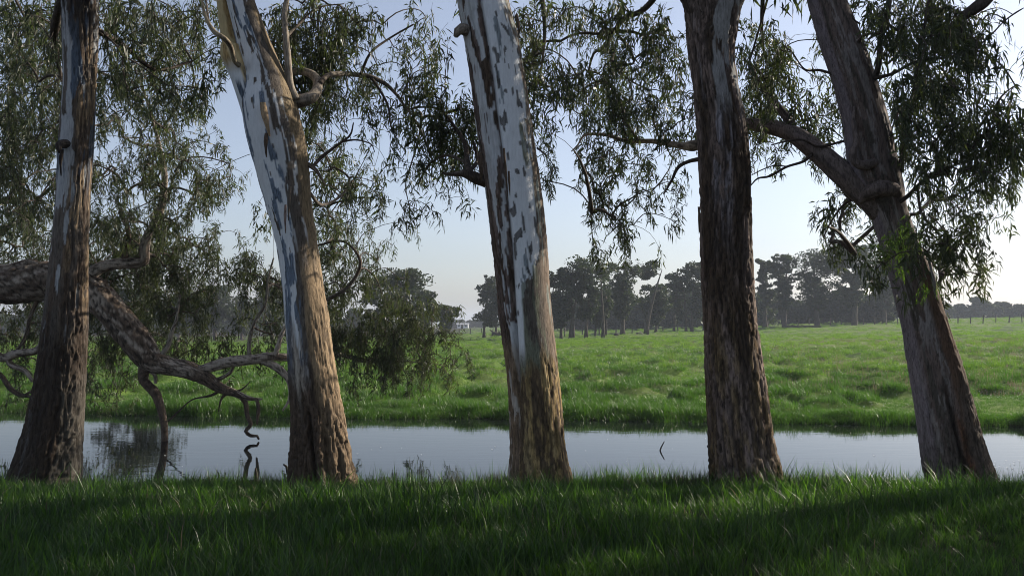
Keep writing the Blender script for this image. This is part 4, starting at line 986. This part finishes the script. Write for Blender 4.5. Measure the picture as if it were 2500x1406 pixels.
# ------------------------------------------------------------------ trees of the row beyond the right edge of the frame (they shade it)
def shade_tree(label, x, y, zt, n, rx):
    r = thing('gum_tree', label, 'tree', (x, y, -.1), ROWGRP)
    px = 1250 + x / y * F; 
    b = limb('trunk', [(px + 30, 1200, 170, y), (px + 10, 1000, 135, y), (px - 20, 600, 120, y), (px - 60, 200, 105, y), (px - 110, -400, 80, y), (px - 160, -1400, 30, y)], r, seed=int(x * 7), n=48, tint=(.3, .27, .24), dark=BROWN, kn=.03, step=.08)
    cr = crown_above(x - .4, y, 2.4, zt, rx, 2.4, n); foliage(r, 'none', [b], cr)

for lb, x_, y_, zt_, n_, rx_ in (('gum next along the row beyond the right edge', 10.4, 12.3, 12.0, 560, 2.0), ('second gum beyond the right edge of the row', 13.6, 11.4, 13, 480, 2.5),
        ('third gum beyond the right edge of the row', 17.4, 11.8, 13.5, 480, 2.8), ('gum standing on the bank to the right of the camera', 9.6, 7.6, 12, 520, 2.4),
        ('second gum on the bank to the right of the camera', 14.5, 8.4, 13, 520, 2.8)):
    shade_tree(lb, x_, y_, zt_, n_, rx_)
for lb, x_, y_ in (('unseen gum added behind the camera to the left to block sky light', -5.5, -3.5), ('unseen gum added behind the camera to the right to block sky light', 5.0, -5.0)):  # unseen trees added to cut the sky light from behind
    r = thing('gum_tree', lb, 'tree', (x_, y_, -.1), 'unseen gums added behind the camera to block sky light')
    P = np.array([(0, 0, -.2, .75), (.1, 0, 1, .55), (.3, .1, 4, .48), (.2, .3, 8, .36), (0, .4, 14, .1)]); S4 = resample(P, .15)
    V, Q, _ = tube(S4[:, :3], S4[:, 3], 32); mesh('trunk', V, Q, M_limb, r, col=np.tile((.22, .19, .16), (len(V), 1)))
    S4[:, :3] += (x_, y_, -.1)
    nk = 90; K = np.stack((R.uniform(-5, 5, nk), R.uniform(-3.5, 3.5, nk), R.uniform(4.5, 13, nk)), -1) + (x_, y_, 0); C = K[R.integers(0, nk, 620)] + R.normal(0, .5, (620, 3))
    l, _t = place_sprays(C, 2.4, True); V, Q = l.get(); mesh('foliage', rel(V, r), Q, M_leaf, r, kind='stuff', smooth=False)
    b = branches(S4[20:, :3], S4[20:, 3], K, rmin=.02); V, Q = b.get(); mesh('twigs', rel(V, r), Q, M_twig, r, kind='stuff')

# ------------------------------------------------------------------ far trees
def far_tree(px, Y, top, width, label, kindt='round', trunks=1, group='gum trees standing in a line beyond the meadow', dens=1.0, base_px=None):
    x0 = (px - 1250) / F * Y; zb = float(ground_z(x0, Y)); zt = float(pt(px, top, Y)[2]); H = zt - zb; W = width / F * Y
    r = thing('gum_tree', label, 'tree', (x0, Y, zb), group)
    # lumps of crown
    nl = {'round': 44, 'airy': 12, 'spread': 46, 'tall': 40, 'bush': 16}[kindt]
    lo = {'round': .13, 'airy': .72, 'spread': .17, 'tall': .12, 'bush': .06}[kindt]
    K = []
    for i in range(nl):
        h = lo + (1 - lo) * (0.08 + 0.84 * (i + R.uniform(0, 1)) / nl); s = math.sin(math.pi * min(1, (1 - (h - lo) / (1 - lo)) ** 0.75 * .8 + .22)) if kindt != 'tall' else 0.75 * (1.15 - (h - lo) / (1 - lo)) ** .5
        a = R.uniform(0, 6.283); q = (W / 2) * s * R.uniform(0.15, 0.82)
        if kindt == 'bush': s = math.sqrt(max(.05, 1 - (h - .1) ** 2)); q = (W / 2) * s * R.uniform(0, .8)
        K.append((q * math.cos(a), q * math.sin(a) * .8, h * H, R.uniform(.09, .21) * min(W, H * .8) * (0.6 + .5 * s) * (2.1 if kindt == 'bush' else 1.22)))
    K = np.array(K)
    K[:, 2] = np.minimum(K[:, 2], H - K[:, 3] * .7)
    nleaf = int((330 if kindt == 'bush' else 230) * nl * dens); i = R.integers(0, nl, nleaf)
    d = R.normal(0, 1, (nleaf, 3)); d /= np.linalg.norm(d, axis=1)[:, None]; rad = K[i, 3] * R.uniform(0.25, 1.0, nleaf) ** .5 * (0.8 + .35 * vnoise(d[:, 0] * 3 + i, d[:, 1] * 3, d[:, 2] * 3))
    C = K[i, :3] + d * rad[:, None] * np.array((1.1, 1.1, .6))
    keep = fbm(C[:, 0] * 0.9 + px, C[:, 1] * .9, C[:, 2] * 1.1, 2) > (0.37 if kindt == 'bush' else 0.43); C = C[keep]; nleaf = len(C)
    s = R.uniform(.11, .22, nleaf) * (Y / 110) ** .5 * (1.6 if kindt == 'bush' else 1)
    A = R.normal(0, 1, (nleaf, 3)); A /= np.linalg.norm(A, axis=1)[:, None]; B = np.cross(A, R.normal(0, 1, (nleaf, 3))); B /= np.linalg.norm(B, axis=1)[:, None]
    V = np.stack((C - A * s[:, None], C + B * s[:, None] * .6, C + A * s[:, None], C - B * s[:, None] * .6), 1).reshape(-1, 3)
    Q = np.arange(nleaf * 4).reshape(-1, 4); mesh('crown', V, Q, M_far, r, kind='stuff', smooth=False)
    # trunk and limbs
    tr = max(.16, 0.030 * H) / (1 if trunks == 1 else 1.5)
    lean = R.uniform(-.08, .08) * H + (W * .35 if kindt == 'airy' else 0)
    for q in range(trunks):
        ox = (q - (trunks - 1) / 2) * W / max(3, trunks) + R.normal(0, .1)
        P = np.array([(ox, 0, -.3), (ox + lean * .05, 0, H * .08), (ox * .9 + lean * .25, 0, H * .3), (ox * .7 + lean * .6, 0, H * .58), (ox * .6 + lean, 0, H * .85)])
        S4 = resample(np.concatenate((P, np.array([[tr * 1.5], [tr], [tr * .8], [tr * .5], [tr * .15]])), 1), .6)
        V, Q, _ = tube(S4[:, :3], S4[:, 3], 9); mesh('trunk', V, Q, M_fbark, r)
    b = branches(S4[3:, :3], S4[3:, 3], K[:, :3], rmin=0.028 * (H / 12)); V, Q = b.get(); mesh('limbs', V, Q, M_fbark, r, kind='stuff')
    return r
M_fbark = bark_material('far_bark', base=(0.085, 0.072, 0.06), bump=.4, sc=.3)
FT = [ # px, distance, top py, width px, kind, trunks, label
 (340, 64, 568, 230, 'round', 1, 'tall gum half hidden behind the sprawling limb, mirrored in the water'),
 (440, 115, 705, 130, 'round', 1, 'low round gum seen through leaves left of the reflected branch'),
 (525, 120, 692, 110, 'spread', 1, 'bluish gum seen through the gap above the dipping limb'),
 (590, 130, 720, 110, 'round', 1, 'small hazy gum left of the white leaning trunk'),
 (665, 118, 695, 100, 'round', 1, 'hazy gum right behind the white leaning trunk'),
 (120, 120, 700, 150, 'round', 1, 'dim gum behind the leftmost trunk'),
 (930, 96, 668, 110, 'round', 1, 'dense green gum behind the hanging leaf curtain'),
 (990, 92, 650, 130, 'round', 2, 'broad dark green gum with a rounded double top right of the leaf curtain'),
 (1035, 98, 705, 70, 'round', 1, 'shoulder-high gum stepping down right of the broad dark one'),
 (1088, 118, 742, 66, 'round', 1, 'small slim gum at the left of the meadow gap'),
 (1195, 122, 662, 95, 'tall', 2, 'tall hazy gum at the left edge of the twin-stemmed trunk'),
 (1245, 122, 690, 70, 'round', 1, 'gum hidden mostly behind the twin-stemmed trunk'),
 (1368, 100, 648, 100, 'round', 3, 'three-trunked gum just right of the twin-stemmed trunk'),
 (1432, 100, 619, 125, 'round', 3, 'tallest bushy gum over a cluster of pale stems'),
 (1465, 106, 690, 80, 'round', 2, 'lower gum filling the gap beside the tallest bushy one'),
 (1516, 112, 634, 110, 'spread', 1, 'airy round-topped gum with visible limbs, thick dark foot'),
 (1578, 116, 632, 84, 'airy', 1, 'thin leaning gum with only a tuft of leaves at its tip'),
 (1600, 122, 690, 90, 'round', 1, 'squat gum on a short leaning stem beside a stump'),
 (1660, 128, 655, 90, 'round', 2, 'gum with sky gaps left of the furrowed trunk'),
 (1705, 128, 632, 90, 'round', 2, 'gum half hidden by the furrowed trunk'),
 (1866, 140, 618, 62, 'tall', 1, 'narrow column-like gum right of the furrowed trunk'),
 (1915, 138, 614, 80, 'spread', 1, 'fork-limbed gum on a leaning pale bole'),
 (1995, 138, 602, 140, 'spread', 1, 'wide-domed gum with a straight dark trunk'),
 (2085, 138, 588, 140, 'spread', 1, 'largest domed gum of the right-hand line, thick trunk'),
 (2160, 146, 625, 100, 'spread', 1, 'gum reaching branches right behind the leaning pinkish trunk'),
]
for px, Y, top, wd, kd, tn, lb in FT:
    far_tree(px, Y, top, wd, lb, kd, tn, dens=1.25 if wd > 90 else 1.0)
LOWG = 'low trees of the hazy wood behind the meadow'
def low(px, Y, top, wd, label='low hazy tree in the dim wood behind the meadow'):
    far_tree(px, Y, top, wd, label, 'bush', 1, group=LOWG, dens=1.3)
ORD = 'no first second third fourth fifth sixth seventh eighth ninth tenth eleventh twelfth thirteenth fourteenth fifteenth sixteenth seventeenth eighteenth nineteenth twentieth'.split(); lown = {}
for px in range(1345, 2230, 26):
    if abs(px - 1770) < 55: continue
    side = 'middle and furrowed trunks' if px < 1770 else 'furrowed and leaning trunks'; lown[side] = lown.get(side, 0) + 1
    low(px + R.uniform(-8, 8), 156 + R.uniform(-6, 20), 716 + R.uniform(-18, 22), 100, ORD[lown[side]] + ' dim low tree of the wood between the ' + side)
for q, px in enumerate((1096, 1122, 1150, 1175, 1200)): low(px, 345, 778 + R.uniform(-5, 5), 46, ORD[q + 1] + ' low hazy tree from the left behind the white farm shed')
for q, px in enumerate(range(-40, 900, 60)): low(px + R.uniform(-9, 9), 175 + R.uniform(0, 20), 750 + R.uniform(-18, 10), 90, ORD[q + 1] + ' low hazy tree along the left end of the meadow')
for q, (px, top, wd) in enumerate(((2305, 740, 60), (2345, 742, 56), (2390, 724, 70), (2425, 744, 52), (2452, 736, 66), (2492, 742, 60), (2530, 735, 60), (2365, 750, 60), (2412, 752, 60), (2470, 752, 60))):
    low(px, 250 + R.uniform(-12, 12), top, wd, ORD[q + 1] + ' low dark tree on the horizon right of the leaning trunk')

# ------------------------------------------------------------------ small things on the meadow
M_post = simple('weathered_post', (0.10, 0.085, 0.07), c2=(0.06, 0.05, 0.04)); M_wire = simple('fence_wire', (0.25, 0.25, 0.25), rough=.5, metal=.7)
def fence(label, pxa, Ya, pxb, Yb, n, h=1.15):
    A = np.array(((pxa - 1250) / F * Ya, Ya)); B = np.array(((pxb - 1250) / F * Yb, Yb))
    r = thing('wire_fence', label, 'fence', (*A, float(ground_z(*A)))); prev = None; me = None
    tops = []
    for i in range(n):
        q = A + (B - A) * i / (n - 1); z = float(ground_z(*q)); tops.append((q[0], q[1], z))
        o = None
        if me is None:
            V, Q = box((0, 0, h / 2 - .15), (.13, .13, h + .3)); V[V[:, 2] > 0.5] *= (0.85, .85, 1); o = mesh('post', V, Q, M_post, r, smooth=False); me = o.data
        else:
            o = bpy.data.objects.new('post', me); link(o, r)
        o.location = (q[0] - A[0], q[1] - A[1], z - r.location.z); o.rotation_euler = (R.normal(0, .04), R.normal(0, .04), R.uniform(0, 1))
    for hh in (.35, .7, 1.02):
        P = np.array(tops) + (0, 0.07, hh); V, Q, _ = tube(P, np.full(len(P), .007), 4); mesh('wire', rel(V, r), Q, M_wire, r)
fence('post and wire fence running in front of the far gums', 1290, 112, 1690, 128, 11)
fence('long wire fence across the far right of the meadow', 1850, 150, 2560, 128, 26)
fence('distant fence in the meadow gap left of the twin-stemmed trunk', 1040, 160, 1230, 160, 8)

def stump(px, Y, r_, h, label):
    x = (px - 1250) / F * Y; z = float(ground_z(x, Y)); k = 12
    P = np.array([(0, 0, -.1), (0, 0, h * .4), (.05, 0, h * .85), (.06, 0, h)]); V, Q, D = tube(P, np.array([1.35, 1, .9, .6]) * r_, k)
    V[:, :2] *= 1 + .45 * (vnoise(V[:, 0] * 3 + px, V[:, 1] * 3, V[:, 2] * 3) - .5)[:, None]
    o = mesh('tree_stump', V, Q, M_dead); o.location = (x, Y, z); tag(o, label, 'stump')
stump(1505, 105, .36, .42, 'dark low stump left of the thick-footed airy gum'); stump(1562, 110, .55, .36, 'wider dark stump between two far gums')
def log(px, Y, L, r_, ang, label):
    x = (px - 1250) / F * Y; z = float(ground_z(x, Y)); c, s = math.cos(ang), math.sin(ang); t = np.linspace(-.5, .5, 9)
    P = np.stack((c * L * t, s * L * t, r_ * .9 + .12 * r_ * np.sin(t * 9)), -1); V, Q, _ = tube(P, r_ * (1 - .5 * (t + .5)) * (1 + .15 * np.sin(t * 14)), 10)
    root = thing('fallen_log', label, 'log', (x, Y, z)); mesh('trunk', V, Q, M_dead, root)
    for k in range(5):
        q = P[1 + k]; e = q + np.array((R.normal(0, .5), R.normal(0, .5), R.uniform(.3, .9))) * r_ * 3; m_ = (q + e) / 2 + R.normal(0, .1, 3)
        V, Q, _ = tube(np.array((q, m_, e)), np.array((r_ * .35, r_ * .25, r_ * .08)), 6); mesh('branch', V, Q, M_dead, root)
log(1150, 95, 4.6, .10, .05, 'thin grey log lying in the meadow gap'); log(1960, 132, 5.5, .26, .1, 'dark fallen log under the wide-domed gum')
log(1228, 118, 3.0, .3, .2, 'short dark log at the foot of the tall hazy gum')

# white farm shed
M_wall = simple('painted_weatherboard', (0.75, 0.75, 0.74), c2=(.68, .68, .66), bump=.1); M_roof = simple('shed_roof', (.55, .56, .58), rough=.5, bump=.05); M_gl = simple('dark_glass', (.03, .035, .04), rough=.1, bump=0)
Y = 330; x = (1130 - 1250) / F * Y; z = float(ground_z(x, Y)); sh = thing('farm_shed', 'small white farm shed under the trees at the far end of the meadow', 'shed', (x, Y, z))
V, Q = box((0, 0, 0.85), (4.2, 3.0, 1.7)); mesh('wall', V, Q, M_wall, sh, smooth=False)
V = np.array([(-2.35, -1.8, 1.7), (2.35, -1.8, 1.7), (2.35, 1.8, 1.7), (-2.35, 1.8, 1.7), (-2.35, 0, 2.1), (2.35, 0, 2.1)]); Q = np.array([(0, 1, 5, 4), (2, 3, 4, 5), (0, 4, 3, 3), (1, 2, 5, 5), (0, 3, 2, 1)])
me = bpy.data.meshes.new('roof'); me.from_pydata(V.tolist(), [], [(0, 1, 5, 4), (2, 3, 4, 5), (0, 4, 3), (1, 2, 5), (0, 3, 2, 1)]); me.materials.append(M_roof); link(bpy.data.objects.new('roof', me), sh)
V, Q = box((-.2, -1.53, .75), (.9, .08, 1.5)); mesh('door', V, Q, M_gl, sh, smooth=False)
for q in (-1.35, 1.2):
    V, Q = box((q, -1.53, 1.1), (.8, .08, .6)); mesh('window', V, Q, M_gl, sh, smooth=False)

# ------------------------------------------------------------------ twigs standing in the water and at the edge
def stick(label, pts, name='stick'):
    A = np.array(pts, float); W = pt(A[:, 0], A[:, 1], A[:, 3]); S4 = resample(np.concatenate((W, A[:, 2:3] / 2 * A[:, 3:4] / F), 1), .03)
    root = S4[0, :3]; V, Q, _ = tube(S4[:, :3] - root, S4[:, 3], 8); o = mesh(name, V, Q, M_dead); o.location = root; tag(o, label, 'stick')
stick('crooked bare stick at the water edge left of the white leaning trunk', [(716, 1185, 8, 11.9), (708, 1165, 7, 12), (702, 1155, 6, 12), (699, 1138, 6, 12), (692, 1133, 4, 12)])
stick('small forked twig poking from the water between the middle and furrowed trunks', [(1610, 1105, 3.5, 16.65), (1614, 1092, 3.5, 16.65), (1622, 1077, 2, 16.65)])
stick('short twig in the water beside the furrowed trunk', [(1738, 1108, 3, 17.2), (1726, 1096, 4, 17.2), (1730, 1084, 3, 17.2)])
stick('pointed dead stick standing in for the mirrored stub under the dipping limb', [(626, 1182, 12, 12.6), (625, 1160, 10, 12.6), (624, 1142, 4, 12.6)])  # solid stick put where the hanging stub is mirrored in the water
# small white specks on the water, most near the right edge
fx = np.concatenate((R.normal(7.9, .5, 60), R.uniform(-8, 9, 40))); fy = np.concatenate((R.normal(14.9, .5, 60), R.uniform(14.2, 20, 40)))
scatter('floating_specks', np.stack((fx, fy, np.full(len(fx), WATER + .006)), -1), speck_col, rnd_rot(len(fx), .1), np.stack((R.uniform(.5, 1.6, len(fx)),) * 3, -1), np.zeros(len(fx), int),
        'pale specks floating on the canal, thickest near its right end', 'specks')

# ------------------------------------------------------------------ distant hills
xs = np.linspace(500, 1500, 60); V = []; 
for k, (yy, hh) in enumerate(((1150, 0), (1250, .7), (1350, 1), (1500, .6), (1700, 0))):
    for x in xs: V.append((x, yy, 1 + hh * (14 + 11 * float(vnoise(np.array(x / 130.), np.array(yy / 400.), np.array(1.)))) * min(1, (x - 500) / 150)))
n = 60; Q = np.array([(r * n + i, r * n + i + 1, (r + 1) * n + i + 1, (r + 1) * n + i) for r in range(4) for i in range(n - 1)])
mesh('hills', np.array(V), Q, simple('hill_forest', (0.05, 0.07, 0.04), nscale=.02), kind='structure')

# ------------------------------------------------------------------ haze
V, Q = box((0, 1200, 10.5), (6000, 2600, 27))
m, t, out = nt('haze'); pv = N(t, 'VolumePrincipled', Density=0.0006, Anisotropy=0.1); pv.inputs['Color'].default_value = (0.80, 0.88, 1.0, 1)
t.links.new(pv.outputs[0], out.inputs['Volume']); hz = mesh('haze', V, Q, m, kind='stuff', smooth=False); hz['label'] = 'thin bluish haze over the meadow and far trees'; hz['category'] = 'haze'
